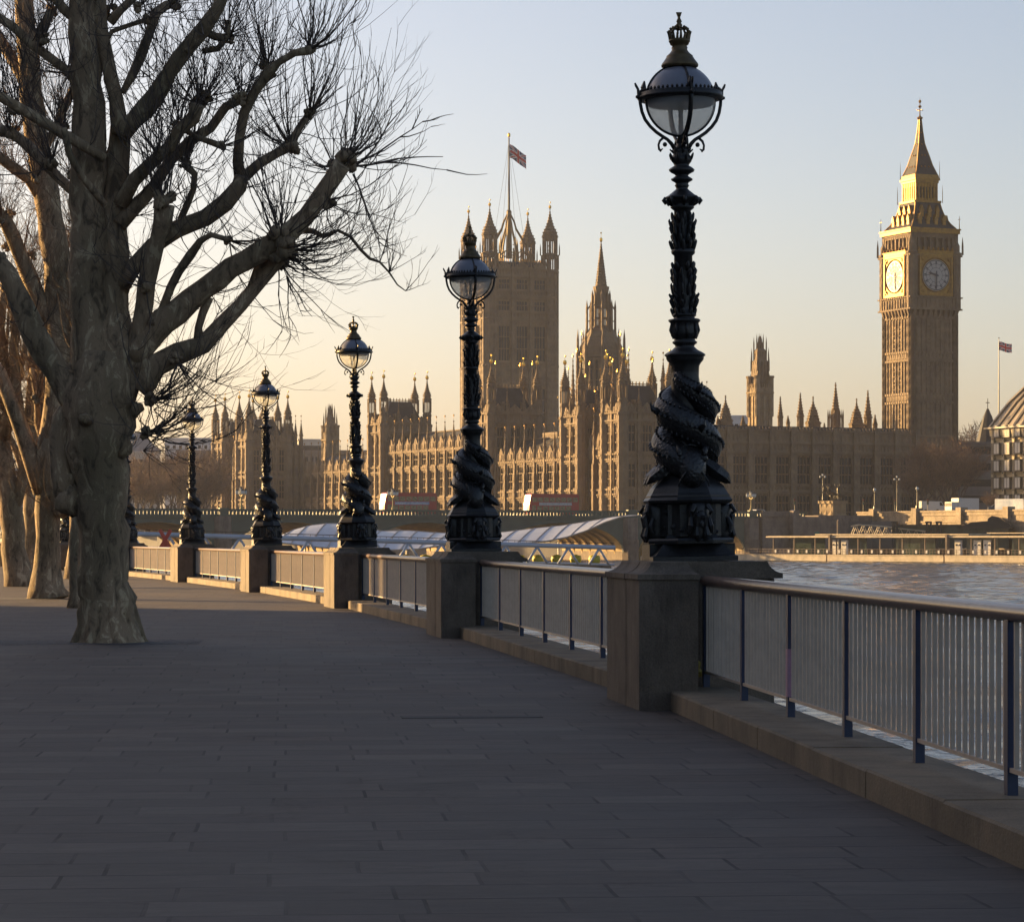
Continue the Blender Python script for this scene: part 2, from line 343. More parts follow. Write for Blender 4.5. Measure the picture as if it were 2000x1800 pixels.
for k in range(8):
    x, y = LP[k]; t_ = tangent(k)
    root = thing('stone_pedestal', (x,y,0), math.atan2(-t_.x, t_.y), ped_lab[k], 'pedestal', 'stone pedestals carrying the lamps')
    s_ = MB()                                 # local x across (river +), local y along (away)
    s_.box(-.70,.74,-.55,.75,-.05,1.21); s_.box(-.695,-.14,-1.38,-.552,-.05,1.21); s_.build('shaft', ped_m, root)
    c = MB()
    def cap(x0,x1,y0,y1,ins):
        pr = [(0,1.212),(0,1.262),(.035,1.268),(.075,1.285),(.11,1.31),(.135,1.34),(.15,1.375)]
        for (i0,z0),(i1,z1) in zip(pr,pr[1:]):
            e = ins; c.fr(x0+i0*e[0],x1-i0*e[1],y0+i0*e[2],y1-i0*e[3],z0, x0+i1*e[0],x1-i1*e[1],y0+i1*e[2],y1-i1*e[3],z1)
    cap(-.72,.82,-.57,.77,(1,1,0,1)); cap(-.712,-.125,-1.40,-.575,(1,.6,1,0)); c.build('cap', ped_m, root)

# ================= dolphin lamps =================
PX = .005
def zz(y): return (1095-y)*PX
def P(lst): return [(max(hw,.15)*PX, zz(y)) for y, hw in lst]
glassm, gt, gb = newmat('lamp_glass')
tr = gt.nodes.new('ShaderNodeBsdfTransparent'); tr.inputs[0].default_value = (.93,.94,.93,1)
gb.inputs['Base Color'].default_value = (.62,.62,.60,1); gb.inputs['Roughness'].default_value = .08
tl_ = gt.nodes.new('ShaderNodeBsdfTranslucent'); tl_.inputs[0].default_value = (.95,.95,.92,1); mt_ = gt.nodes.new('ShaderNodeMixShader'); mt_.inputs[0].default_value = .45; gt.links.new(tr.outputs[0], mt_.inputs[1]); gt.links.new(tl_.outputs[0], mt_.inputs[2])
mxs = gt.nodes.new('ShaderNodeMixShader'); nz = N(gt,'ShaderNodeTexNoise', i_Scale=14, i_Detail=6, i_Roughness=.75); tcg = N(gt,'ShaderNodeTexCoord'); gt.links.new(tcg.outputs['Object'], nz.inputs['Vector'])
gt.links.new(ramp(gt, nz.outputs['Fac'], [(.35,(.10,)*3),(.62,(.16,)*3),(.72,(.7,)*3)]), mxs.inputs[0])
gt.links.new(mt_.outputs[0], mxs.inputs[1]); gt.links.new(gb.outputs[0], mxs.inputs[2]); gt.links.new(mxs.outputs[0], gt.nodes['Material Output'].inputs[0])
def leaf(mb, r, z, a, h, out, w=.018):
    ca, sa = math.cos(a), math.sin(a)
    pts = [(r-.01,-h),(r+out*.35,-h*.45),(r+out*.8,-h*.05),(r+out*1.05,h*.14),(r+out*.95,h*.30)]
    mb.tube([(q*ca, q*sa, z+dz) for q,dz in pts], [w*.7,w*1.1,w*.9,w*.6,w*.2], 5)
def make_lamp():
    root = thing('street_lamp', (0,0,0))
    rg = random.Random(3)
    b = MB()                                   # ---- base
    b.sq(0,0,[(.415,0),(.415,.045),(.385,.055),(.335,.11),(.285,.18),(.245,.25),(.235,.26),(.235,.70)])
    b.smooth = False
    b.lathe(P([(985,70),(984,82),(981,88),(977,90),(974,87),(971,84),(968,84),(963,80),(955,76),(951,73),(948,70),(938,58),(930,50)]), 8, ph=R(22.5))
    b.lathe(P([(1062,60),(1061,90),(1055,91),(1051,88),(1049,60)]), 8, ph=R(22.5)); b.lathe([(.33,.57),(.33,.24)],8,ph=R(22.5))
    for q in range(4):
        a = R(45+90*q) if False else R(90*q); M = RZ(a+R(8)); b.setT(M)
        if q != 3:
            b.box(.25,.435,-.13,.13,0,.165); b.sq(0,0,[(0.001,.01),(0.001,.011)])
        b.smooth = True; b.lathe([(.085,.20),(.10,.26),(.095,.40),(.115,.52),(.09,.56)], 12, .33, 0); b.smooth = False
        for s_ in (-1,1):                      # mask: horns, jaws, garland
            b.tube([(.36,s_*.03,.50),(.43,s_*.07,.53),(.45,s_*.10,.48),(.42,s_*.09,.45)],[.03,.028,.02,.012],6)
            b.tube([(.40,s_*.02,.47),(.445,s_*.03,.42),(.43,s_*.045,.33),(.45,s_*.05,.25),(.43,s_*.03,.19)],[.03,.034,.022,.028,.014],6)
            b.tube([(.38,s_*.09,.42),(.41,s_*.10,.34),(.39,s_*.12,.27)],[.02,.03,.016],6)
        b.ball((.425,0,.44),.045,8,1.2); b.ball((.435,0,.36),.03,8,1.5)
    b.setT(RZ(R(8)))
    for q in range(26):
        a = rg.uniform(0,6.283); z = rg.uniform(.26,.5); b.ball((.31*math.cos(a),.31*math.sin(a),z), rg.uniform(.018,.035),6)
    b.setT(I4); b.build('base', iron, root)
    c = MB(); c.smooth = True                  # ---- column
    c.lathe(P([(945,44),(900,36),(860,30),(800,26),(765,26),(750,28),(735,26),(715,27),(708,31),(705,34),(701,36),(697,36),(695,39),(692,39),(688,33),(683,24),(677,18),(674,19),(671,23),(668,24),(665,20),(662,20),(657,26),(650,27),(640,26),(633,26),(630,28),(627,31),(624,30),(622,20),(619,20),(617,23),(614,23),(611,18),
        (600,19),(550,18),(500,17.5),(496,22),(492,23),(488,22),(486,17),(430,16),(412,16),(409,20),(406,23),(403,22),(400,20),(397,23),(392,28),(388,32),(385,32),(382,26),(377,20),(372,14),(369,11),(366,12),(363,14),(360,12),(357,13),(353,20),(350,21),(347,16),(344,12),(341,14),(336,23),(332,25),(329,22),(324,14),(321,15),(316,19),(311,20),(306,18),(301,15),(297,18),(293,17),(291,12),(284,9),(270,7)]), 20, flute=10, fa=.035)
    for y, n, out, h in ((606,8,.035,.10),(590,10,.05,.11),(577,8,.055,.09),(560,9,.03,.12),(543,8,.035,.10),(530,9,.04,.10),(516,8,.03,.09),(475,9,.045,.11),(462,8,.03,.1),(447,9,.035,.11),(434,8,.04,.11),(420,9,.022,.10)):
        for q in range(n): leaf(c, .088, zz(y), 6.283*(q+rg.random()*.35)/n + y, h*rg.uniform(.7,1.2), out*rg.uniform(.75,1.15), .02)
    for q in range(8):
        a = 6.283*q/8; leaf(c,.115,zz(392),a,.05,.062,.017); leaf(c,.10,zz(303),a+.3,.06,.02,.014); leaf(c,.06,zz(294),a,.05,.05,.011)
        c.tube([((.165)*math.cos(a),.165*math.sin(a),zz(386)),(.185*math.cos(a),.185*math.sin(a),zz(392)),(.165*math.cos(a),.165*math.sin(a),zz(400))],[.014,.02,.008],5)
        c.tube([(.125*math.cos(a),.125*math.sin(a),zz(632)),(.14*math.cos(a),.14*math.sin(a),zz(645)),(.11*math.cos(a),.11*math.sin(a),zz(662))],[.014,.016,.01],5)
    c.build('column', iron, root)
    for fidx in (0,1):                         # ---- twisted sturgeons
        f = MB(); f.smooth = True; n = 46; pts=[]; rad=[]
        for i in range(n):
            t = i/(n-1); y = 712 + 200*t
            ph = math.pi*fidx + R(-90) - math.pi*(912-y)/78*1.0
            Rr = (9 + 27*min(1,t*2.2)**.8 + 4*t)*PX; r = (5 + 26*min(1,t*2.0)**.9 - (2*(t-.6) if t>.6 else 0))*PX
            if t > .9: Rr += (t-.9)*.6*.5
            pts.append((Rr*math.cos(ph), Rr*math.sin(ph), zz(y))); rad.append(r)
        f.tube(pts, rad, 14)
        a = math.pi*fidx + R(-90); f.setT(RZ(a))    # head faces local +x
        f.tube([(.18,0,zz(893)),(.24,0,zz(905)),(.285,0,zz(922)),(.32,0,zz(938)),(.30,0,zz(950))],[.13,.15,.14,.12,.06],14)
        f.tube([(.29,0,zz(925)),(.37,0,zz(934)),(.385,0,zz(945))],[.10,.075,.03],10)
        for s_ in (-1,1):
            f.ball((.305,s_*.115,zz(897)),.042,10); f.tube([(.27,s_*.13,zz(872)),(.31,s_*.125,zz(882)),(.335,s_*.12,zz(892))],[.02,.03,.022],8)
            f.tube([(.375,s_*.03,zz(915)),(.40,s_*.09,zz(926)),(.385,s_*.14,zz(942)),(.37,s_*.15,zz(952))],[.007,.008,.007,.004],5)
            f.smooth = False                   # fins
            f.tube([(.10,s_*.16,zz(905)),(.12,s_*.27,zz(922)),(.10,s_*.36,zz(934)),(.08,s_*.415,zz(945))],[.06,.075,.055,.008],5)
            f.tube([(.08,s_*.20,zz(915)),(.05,s_*.29,zz(914)),(.03,s_*.30,zz(906))],[.04,.02,.006],4)
            f.smooth = True
        for q in range(5):
            z = 870 + q*7; f.tube([(.20+.012*q,-.13,zz(z+6)),(.255+.012*q,0,zz(z)),(.20+.012*q,.13,zz(z+6))],.011,5)
        f.setT(I4)
        for t in (.28,.47,.66):                # dorsal fins
            i = int(t*(n-1)); p = Vector(pts[i]); o = Vector((p.x,p.y,0)).normalized(); q = Vector(pts[i+2])
            f.tube([p+o*rad[i]*.8, p+o*(rad[i]+.05)+Vector((0,0,.03)), p+o*(rad[i]+.075)+Vector((0,0,.085))],[.045,.028,.004],4)
        for i in range(5, n-4):                 # rows of bony scutes along the back and flank
            p = Vector(pts[i]); o = Vector((p.x,p.y,0)).normalized(); tv = (Vector(pts[i+1])-Vector(pts[i-1])).normalized(); bn = tv.cross(o).normalized()
            for q_,s2 in ((0,1),(1,.7),(-1,.7)):
                d_ = (o*math.cos(q_*.95)+bn*math.sin(q_*.95)).normalized(); f.tube([p+d_*rad[i]*.9, p+d_*(rad[i]+.012*s2)+tv*.006, p+d_*(rad[i]+.026*s2)+tv*.022],[.022*s2,.016*s2,.003],5)
        f.build('sturgeon', fishm, root)
    rg_ = MB(); rg_.smooth = True              # ---- ring
    rg_.lathe(P([(197,70),(196,80),(193,84),(190,84),(188,81),(184,82),(182,79),(181,69),(197,69)]), 40, cap=False)
    rg_.smooth = False
    for q in range(52):
        a = 6.283*q/52; ca, sa = math.cos(a), math.sin(a); rg_.tube([(.39*ca,.39*sa,zz(183)),(.392*ca,.392*sa,zz(179)),(.39*ca,.39*sa,zz(176))],[.010,.014,.006],4)
    for q in range(4):
        a = R(90*q+6); ca, sa = math.cos(a), math.sin(a)
        rg_.tube([(.40*ca,.40*sa,zz(192)),(.43*ca,.43*sa,zz(191)),(.45*ca,.45*sa,zz(191))],[.03,.022,.012],6)
        rg_.tube([((.36+.0)*ca,.36*sa,zz(185)),(.37*ca,.37*sa,zz(172)),(.36*ca,.36*sa,zz(160))],[.018,.03,.008],5)
        rg_.tube([((.42+.0)*ca,.42*sa,zz(187)),(.425*ca,.425*sa,zz(176)),(.445*ca,.445*sa,zz(169)),(.455*ca,.455*sa,zz(164))],[.018,.014,.014,.009],5)
    rg_.build('ring', iron, root)
    for q in range(4):                         # ---- arms
        a = R(90*q+6); m = MB(); m.smooth = True; m.setT(RZ(a))
        m.tube([(hw*PX,0,zz(y)) for hw,y in ((82,192),(81,204),(78,220),(72,235),(62,248),(50,259),(38,267),(28,273),(20,281),(12,294))],[.017]*8+[.02,.022],8)
        m.tube([(hw*PX,0,zz(y)) for hw,y in ((36,270),(43,276),(46,284),(45,292),(41,297))],[.014,.013,.011,.012,.008],6)
        m.ball((33*PX,0,zz(283)),.024,8); m.tube([(37*PX,0,zz(291)),(41*PX,0,zz(294)),(47*PX,0,zz(293))],[.004,.012,.004],5)
        m.build('arm', iron, root)
    r0 = .340; zc = zz(197)                    # ---- glass bowl, dome
    g = MB(); g.smooth = True
    g.lathe([(r0*math.sin(t), zc - r0*math.cos(t)) for t in [math.pi*(.02+.50*k/18) for k in range(19)]], 40, cap=False); g.build('glass_bowl', glassm, root)
    d = MB(); d.smooth = True
    d.lathe([(r0*math.sin(t)*1.008, zc - r0*math.cos(t)*1.008) for t in [math.pi*(.53+.36*k/18) for k in range(19)]], 40, cap=False)
    d.lathe([(.33,zz(191)),(.325,zz(204)),(.31,zz(207)),(.05,zz(200))],40,cap=False); d.build('dome', domemat, root)
    f = MB(); f.smooth = True
    for q in range(4):
        a = R(90*q+6+(0)); ca, sa = math.cos(a), math.sin(a)
        f.tube([(1.02*r0*math.sin(t)*ca,1.02*r0*math.sin(t)*sa, zc-1.02*r0*math.cos(t)) for t in [math.pi*(.03+.86*k/20) for k in range(21)]],.013,6)
    f.tube([(0,0,zz(280)),(0,0,zz(262)),(0,0,zz(225)),(0,0,zz(205))],[.05,.026,.022,.03],8); f.build('globe_frame', iron, root)
    h = MB(); h.smooth = True
    h.lathe(P([(133,33),(131,36),(128,36.5),(125,35),(121,32),(117,29),(112,26),(110,26),(108,23),(103,18),(98,15),(94,16),(91,14),(88,18),(85,19),(82,21),(79,21),(77,17)]), 24); h.build('cap', hatmat, root)
    k_ = MB()
    for q in range(8):
        a = 6.283*q/8; ca, sa = math.cos(a), math.sin(a)
        k_.tube([(18*PX*ca,18*PX*sa,zz(78)),(21*PX*ca,21*PX*sa,zz(68)),(24*PX*ca,24*PX*sa,zz(62))],[.016,.010,.005],4)
        k_.tube([(17*PX*ca,17*PX*sa,zz(74)),(20*PX*ca,20*PX*sa,zz(64)),(14*PX*ca,14*PX*sa,zz(56)),(3*PX*ca,3*PX*sa,zz(58))],.010,5)
        for hw,y in ((20,64),(17,59),(12,56)): k_.ball((hw*PX*ca,hw*PX*sa,zz(y-2)),.014,6)
        a += .39; k_.tube([(18*PX*math.cos(a),18*PX*math.sin(a),zz(78)),(20*PX*math.cos(a),20*PX*math.sin(a),zz(68))],[.014,.005],4)
    k_.smooth = True; k_.lathe(P([(60,2),(56,4),(52,6),(49,6.5),(46,4),(43,5.5),(41,5),(37,3),(35,2)]),10)
    k_.smooth = False; k_.box(-.012,.012,-.012,.012,zz(38),zz(30)); k_.fr(-.015,.015,-.012,.012,zz(33),-.028,.028,-.012,.012,zz(25)); k_.build('crown', hatmat, root)
    return root
proto = make_lamp()
lamp_lab = ['largest and nearest black lamp with two sturgeons twisted round its foot','second black sturgeon lamp, its globe in front of the great square tower',
 'third black sturgeon lamp, standing against open sky between tree and tower','fourth sturgeon lamp with sunlit glints on its coiled fish','fifth sturgeon lamp, just right of the red cross sign',
 'sturgeon lamp whose foot peeks out right of the big tree trunk','sturgeon lamp whose globe shows left of the big tree trunk','farthest sturgeon lamp at the left edge behind the trees']
lean = [.018,.012,.018,.008,0,0,0,0]
for k in range(8):
    o = proto if k == 0 else copy_tree(proto)
    o.location = (LP[k][0], LP[k][1], 1.376); o.rotation_euler = (0, -lean[k], math.atan2(-tangent(k).x, tangent(k).y))
    tag(o, lamp_lab[k], 'street lamp', 'sturgeon lamps along the river wall')
# ================= plane trees =================
def bark_mat(name, base, pale, dark, sc=1.0):
    m, t, b = newmat(name); b.inputs['Roughness'].default_value = .9
    tc = N(t,'ShaderNodeTexCoord'); mp = N(t,'ShaderNodeMapping'); mp.inputs['Scale'].default_value = (1*sc,1*sc,.42*sc); t.links.new(tc.outputs['Object'], mp.inputs[0])
    n = N(t,'ShaderNodeTexNoise', i_Scale=5.5, i_Detail=8, i_Roughness=.68, i_Distortion=.8); t.links.new(mp.outputs[0], n.inputs['Vector'])
    n2 = N(t,'ShaderNodeTexNoise', i_Scale=1.2, i_Detail=4); t.links.new(mp.outputs[0], n2.inputs['Vector'])
    c = ramp(t, n.outputs['Fac'], [(.36, dark),(.47, base),(.55, base),(.60, pale),(.75, pale)])
    c2 = ramp(t, n2.outputs['Fac'], [(.35,(.6,.62,.55)),(.65,(1.15,1.1,1.05))])
    mx = N(t,'ShaderNodeMixRGB', blend_type='MULTIPLY'); mx.inputs[0].default_value = 1; t.links.new(c, mx.inputs[1]); t.links.new(c2, mx.inputs[2]); t.links.new(mx.outputs[0], b.inputs['Base Color'])
    n3 = N(t,'ShaderNodeTexNoise', i_Scale=16, i_Detail=6, i_Roughness=.7); t.links.new(mp.outputs[0], n3.inputs['Vector'])
    ad = N(t,'ShaderNodeMath', operation='ADD'); t.links.new(n3.outputs['Fac'], ad.inputs[0]); t.links.new(n.outputs['Fac'], ad.inputs[1])
    bp = N(t,'ShaderNodeBump', i_Strength=1, i_Distance=.028); t.links.new(ad.outputs[0], bp.inputs['Height']); t.links.new(bp.outputs[0], b.inputs['Normal'])
    return m
bark = bark_mat('plane_bark', (.28,.20,.125), (.46,.36,.235), (.11,.078,.048))
twigb = mat('lit_twig_bark', (.15,.088,.045), .85, var=.3, scale=5)  # back-tree twigs: warm sunlight put into a lighter brown of the twig bark
twigm = mat('twig_bark', (.085,.062,.048), .85, var=.3, scale=5)
def smooth_path(pts, rads, step):
    out, ro = [], []; n = len(pts)
    for i in range(n-1):
        p0 = pts[max(i-1,0)]; p1 = pts[i]; p2 = pts[i+1]; p3 = pts[min(i+2,n-1)]
        k = max(1, int((p2-p1).length/step))
        for j in range(k):
            t = j/k; t2, t3 = t*t, t*t*t
            out.append(.5*((2*p1)+(p2-p0)*t+(2*p0-5*p1+4*p2-p3)*t2+(3*p1-p0-3*p2+p3)*t3)); ro.append(rads[i]*(1-t)+rads[i+1]*t)
    out.append(pts[-1]); ro.append(rads[-1]); return out, ro
class Tree:
    def __init__(s, Y, seed): s.Y = Y; s.k = Y/F; s.rg = random.Random(seed); s.trunk = MB(); s.limb = MB(); s.tw = MB(); s.knob = MB(); s.trunk.smooth = s.limb.smooth = s.knob.smooth = True; s.sites = []; s.ntw = 0
    def P(s, x, y, dy=0): Y = s.Y + dy; return px(x, y, Y)
    def path(s, mb, lst, n=12, jit=.05, step=.22, knots=True, dy0=0, dy1=0):
        m = len(lst); pts = [s.P(x, y, dy0+(dy1-dy0)*i/(m-1)) for i,(x,y,r) in enumerate(lst)]; rads = [r*s.k for _,_,r in lst]
        p, r = smooth_path(pts, rads, step); g = s.rg
        for i in range(1,len(p)-1):
            p[i] = p[i] + Vector((g.uniform(-1,1),g.uniform(-1,1),g.uniform(-1,1)))*r[i]*.10
            r[i] *= 1+g.uniform(-.07,.09)
        mb.tube(p, r, n, jit=jit, rg=g)
        if knots:
            for i in range(2, len(p)-1):
                if g.random() < .16:
                    a = Vector((g.uniform(-1,1),g.uniform(-1,1),g.uniform(-.4,1))).normalized(); s.lump(mb, p[i]+a*r[i]*.8, r[i]*g.uniform(.25,.45))
        return p, r
    def lump(s, mb, c, r):
        g = s.rg; M = 6; rings = []
        for k in range(M+1):
            th = math.pi*k/M; rings.append(mb.av([(c.x+r*j*math.sin(th)*math.cos(6.283*q/8), c.y+r*j*math.sin(th)*math.sin(6.283*q/8), c.z-r*math.cos(th)*j) for q in range(8) for j in (g.uniform(.72,1.25),)]))
        for a, b in zip(rings, rings[1:]):
            for q in range(8): q2 = (q+1)%8; mb.af([a+q,a+q2,b+q2,b+q])
    def knuckle(s, x, y, r, ntw, d=(0,1), spread=1.2, L=(1.0,2.2), dy=0, big=True):
        c = s.P(x, y, dy); g = s.rg
        if big:
            for q in range(11):
                a = Vector((g.uniform(-1,1),g.uniform(-1,1),g.uniform(-1,1)))*r*s.k*.75; s.lump(s.limb, c+a, r*s.k*g.uniform(.35,.62))
        base = Vector((d[0],0,d[1])).normalized()
        for q in range(ntw):
            v = (base + Vector((g.gauss(0,spread*.55),g.gauss(0,spread*.6),g.gauss(0,spread*.5)))).normalized()
            s.twig(c + Vector((v.x+g.uniform(-.5,.5),v.y+g.uniform(-.5,.5),v.z+g.uniform(-.5,.5)))*r*s.k*.8, v, g.uniform(*L)*g.choice((.55,1,1,1.12)))
    def twig(s, p, v, L, r0=None, depth=0, up=.75):
        g = s.rg; n = 6 if depth == 0 else 4; r0 = r0 or g.choice((.006,.008,.010,.013))
        pts=[p]; rads=[r0]; d = v.copy(); c = p.copy()
        for i in range(n):
            d = (d + Vector((g.gauss(0,.15),g.gauss(0,.15),g.gauss(0,.12)+up/n*1.3))).normalized(); c = c + d*(L/n); pts.append(c.copy()); rads.append(r0*(1-.72*(i+1)/n))
            if depth < 2 and g.random() < (.42 if depth == 0 else .3):
                w = (d + Vector((g.uniform(-1,1),g.uniform(-1,1),g.uniform(-.6,.8)))*.75).normalized(); s.twig(c.copy(), w, L*g.uniform(.22,.5), r0*.6, depth+1, up*.7)
        s.tw.tube(pts, rads, 3, cap=False); s.ntw += 1
    def sprouts(s, path, n, L=(.6,1.6), t0=.15, t1=1, droop=False):
        p, r = path; g = s.rg; m = len(p)
        for q in range(n):
            i = min(m-1, int(m*g.uniform(t0,t1))); a = Vector((g.uniform(-1,1),g.uniform(-1,1),(g.uniform(-1,.3) if droop else g.uniform(-.3,1)))).normalized()
            s.twig(p[i]+a*r[i]*.9, a, g.uniform(*L), g.uniform(.006,.011), 0, .55 if not droop else .35)
    def finish(s, name, loc, label, cat='plane tree', group=None, parts=('trunk','limbs','twigs'), tm=None):
        root = thing(name, loc, 0, label, cat, group); off = -Vector(loc)
        for mb, nm, mt in ((s.trunk,parts[0],bark),(s.limb,parts[1],bark),(s.knob,'knuckles',bark),(s.tw,parts[2],tm or twigm)):
            if mb.v:
                mb.v = [(a+off.x,b+off.y,c+off.z) for a,b,c in mb.v]; mb.build(nm, mt, root)
        return root
# ---- the big foreground tree ----
T = Tree(44.0, 11); lm = T.limb
tp, tr_ = T.path(T.trunk, [(213,1275,80),(213,1260,70),(211,1244,63),(208,1222,59),(206,1170,54),(203,1100,48),(200,1040,47),(197,985,50),(195,930,54),(194,880,58),(194,830,66),(198,780,70),(203,740,62),(200,690,48)], 22, .05, .16, knots=False)
for q in range(8):
    a = 6.283*q/8+.35; c = T.P(212,1250); k = T.rg.uniform(.85,1.15); e = Vector((math.cos(a),math.sin(a),0))
    T.trunk.tube([c+e*.27+Vector((0,0,.9)), c+e*.34+Vector((0,0,.5)), c+e*.41*k+Vector((0,0,.2)), c+e*.50*k+Vector((0,0,.0)), c+e*.62*k+Vector((0,0,-.12))],[.04,.10,.10,.09,.04],9,jit=.1,rg=T.rg)
for x,y,r,dy in ((140,975,34,0),(128,940,22,0),(122,900,18,0),(232,868,30,-.1),(258,800,20,0),(178,842,18,-.3),(230,740,36,0),(165,905,24,-.2),(268,700,30,0),(150,770,34,0),(235,690,40,0)): T.lump(T.trunk, T.P(x,y,dy), r*T.k)
T.path(lm, [(130,985,22),(122,930,20),(118,880,20),(125,820,22),(150,780,24)], 12, knots=False)
T.trunk.smooth=True; T.trunk.tube([T.P(168,818,-.52),T.P(166,812,-.60),T.P(168,808,-.52)],[.13,.10,.02],12)
S_ = {}
S_['A'] = T.path(lm, [(170,800,40),(140,765,34),(108,720,27),(70,655,24),(40,590,22),(15,535,20),(-40,470,18)], 12)
S_['B'] = T.path(lm, [(190,740,50),(182,660,42),(176,590,38),(172,500,36),(168,400,34),(172,300,32),(171,200,31),(166,100,29),(160,0,27),(157,-70,25)], 14)
S_['B2'] = T.path(lm, [(225,720,40),(222,640,34),(222,560,30),(222,460,27),(226,360,25),(232,285,24),(236,240,20)], 12, dy1=.3)
S_['B2a'] = T.path(lm, [(234,260,17),(226,190,15),(212,130,14),(200,70,13),(196,0,12),(200,-40,10)], 10)
S_['B2b'] = T.path(lm, [(238,262,20),(262,235,19),(300,190,18),(330,140,16),(365,95,15),(398,55,14),(425,15,13),(445,-30,11)], 10, dy1=-.6)
S_['C'] = T.path(lm, [(235,400,16),(262,352,14),(298,315,13),(330,288,12),(352,255,13),(378,232,14),(386,205,14)], 10, dy1=-.5)
S_['D'] = T.path(lm, [(232,440,16),(262,405,14),(300,365,13),(335,310,11),(372,275,11),(412,250,10),(440,210,9),(470,195,9)], 9, dy1=.8)
S_['E'] = T.path(lm, [(258,740,26),(270,660,20),(283,590,18),(293,520,17),(306,470,16),(318,440,18),(322,400,20)], 11, dy1=-.4)
S_['F'] = T.path(lm, [(238,560,16),(262,520,15),(300,478,16),(345,448,17),(400,425,17),(440,398,17),(466,365,16),(472,345,14)], 12, dy1=-.3)
S_['G'] = T.path(lm, [(470,358,12),(464,315,10.5),(468,270,10.5),(478,220,10.5),(500,175,10),(524,140,11),(545,122,7),(575,104,7),(605,98,9)], 10, dy1=-.8)
S_['H'] = T.path(lm, [(478,345,11),(505,320,9.5),(540,300,9.5),(568,285,11),(580,258,7.5),(592,238,7.5),(605,224,8)], 9, dy1=.8)
S_['I'] = T.path(lm, [(262,700,32),(300,650,27),(345,608,24),(400,562,21),(452,525,21),(510,490,21),(562,455,20),(600,420,18),(628,380,17),(652,345,16),(668,320,18)], 14, dy1=-.6)
S_['J'] = T.path(lm, [(268,760,28),(305,715,24),(350,690,22),(396,672,19),(432,636,16),(470,596,15),(500,560,14),(528,525,15),(545,500,18)], 12)
T.path(lm, [(388,668,11),(388,640,8),(396,612,8),(408,580,10)], 8, knots=False); T.path(lm, [(490,565,9),(498,540,8),(512,505,10)], 8, knots=False)
S_['K'] = T.path(lm, [(588,448,7),(612,452,5.5),(632,462,5),(660,450,3.8),(684,462,3.4),(705,488,3.2),(722,505,3),(742,512,2.6),(760,532,2),(776,556,1.5),(792,568,1)], 7, knots=False)
S_['L'] = T.path(lm, [(205,310,10),(172,290,10),(125,262,10),(85,238,10),(40,212,10),(0,188,9),(-40,165,8)], 9, dy0=-.5,dy1=-1)
S_['M'] = T.path(lm, [(160,175,10),(130,138,9),(95,112,9),(60,85,8.5),(25,52,9),(-10,30,8)], 9)
S_['N'] = T.path(lm, [(175,70,12),(150,40,10),(125,18,9.5),(100,-15,9)], 9); S_['O'] = T.path(lm, [(215,45,9),(235,20,8),(262,-5,8)], 8)
S_['Q'] = T.path(lm, [(240,180,6),(258,150,10),(275,110,10),(290,70,9),(305,25,10),(325,10,9),(342,8,8)], 9, dy1=1)
S_['U'] = T.path(lm, [(205,85,5),(218,62,5),(245,52,4.5),(270,44,5),(288,38,5)], 7); T.path(lm, [(396,60,8),(420,72,8),(446,76,9)], 8)
S_['V'] = T.path(lm, [(395,100,6),(425,95,6),(445,70,6),(446,40,6)], 7)
S_['W'] = T.path(lm, [(300,640,9),(318,600,8),(335,560,9),(350,530,9),(372,498,9),(392,470,7),(412,458,5),(445,468,5)], 8, dy1=-1)
S_['X'] = T.path(lm, [(352,430,7),(365,400,6.5),(378,370,6),(380,340,7),(360,320,8)], 8); S_['Z'] = T.path(lm, [(345,245,5),(385,268,5),(432,285,7)], 7)
S_['Y'] = T.path(lm, [(150,380,10),(118,350,11),(90,320,12),(60,290,12),(25,262,12),(-20,250,12)], 9, dy0=1,dy1=2)
S_['R1'] = T.path(lm, [(205,400,7),(180,370,7),(160,345,7),(135,300,6.5),(125,250,6)], 8, dy0=-1,dy1=-1.6)
def R_(name, n, **k): T.sprouts(S_[name], n, **k)
KN = [(386,204,16,34,(-.1,1)),(405,190,12,20,(.5,1)),(352,250,14,22,(-.3,1)),(470,193,12,26,(.5,1)),(322,396,19,42,(-.1,1)),(524,138,15,38,(-.3,1)),(606,96,11,34,(.5,1)),(570,284,14,26,(-.4,.8)),(605,222,11,26,(.5,1)),
 (680,300,13,14,(.1,1)),(672,318,22,36,(.7,.75)),(655,330,15,12,(-.8,.6)),(555,486,26,46,(.8,-.15)),(545,470,22,46,(-.1,1)),(445,75,12,26,(.3,1)),(342,8,12,20,(.4,1)),(288,38,9,14,(.6,.8)),(432,285,9,14,(.8,.3)),(446,468,8,12,(.6,-.3)),(362,318,11,24,(-.2,1)),
 (288,845,12,34,(.9,.1)),(294,780,12,36,(1,.2)),(285,560,12,16,(-.5,.8)),(268,15,10,14,(.5,1)),(215,22,12,14,(0,1)),(122,255,12,24,(-.6,.9)),(30,212,14,22,(-.4,1)),(85,75,12,26,(-.5,1)),(135,140,12,18,(-.9,.4)),(100,320,13,26,(-.2,1)),(20,262,12,22,(0,1)),
 (310,300,11,20,(-.3,1)),(240,420,12,14,(.8,.5)),(545,505,20,20,(.6,-.6)),(640,395,14,10,(.8,-.2)),(345,700,12,14,(.3,-.6)),(405,560,12,10,(.5,-.6))]
for x,y,r,n,d in KN: T.knuckle(x,y,r,int(n*.92),d, L=(.65,2.1) if y > 30 else (.4,1.0), dy=T.rg.uniform(-.6,.6), spread=1.05)
for p in ('G','H','I'): R_(p, 16, L=(.5,1.3), t0=.3)
for p in ('B2b','C','D','F','B2a','Q','V','W','X'): R_(p, 20, L=(.4,1.3))
for p in ('L','M','N','Y','A','B'): R_(p, 16, L=(.4,1.2))
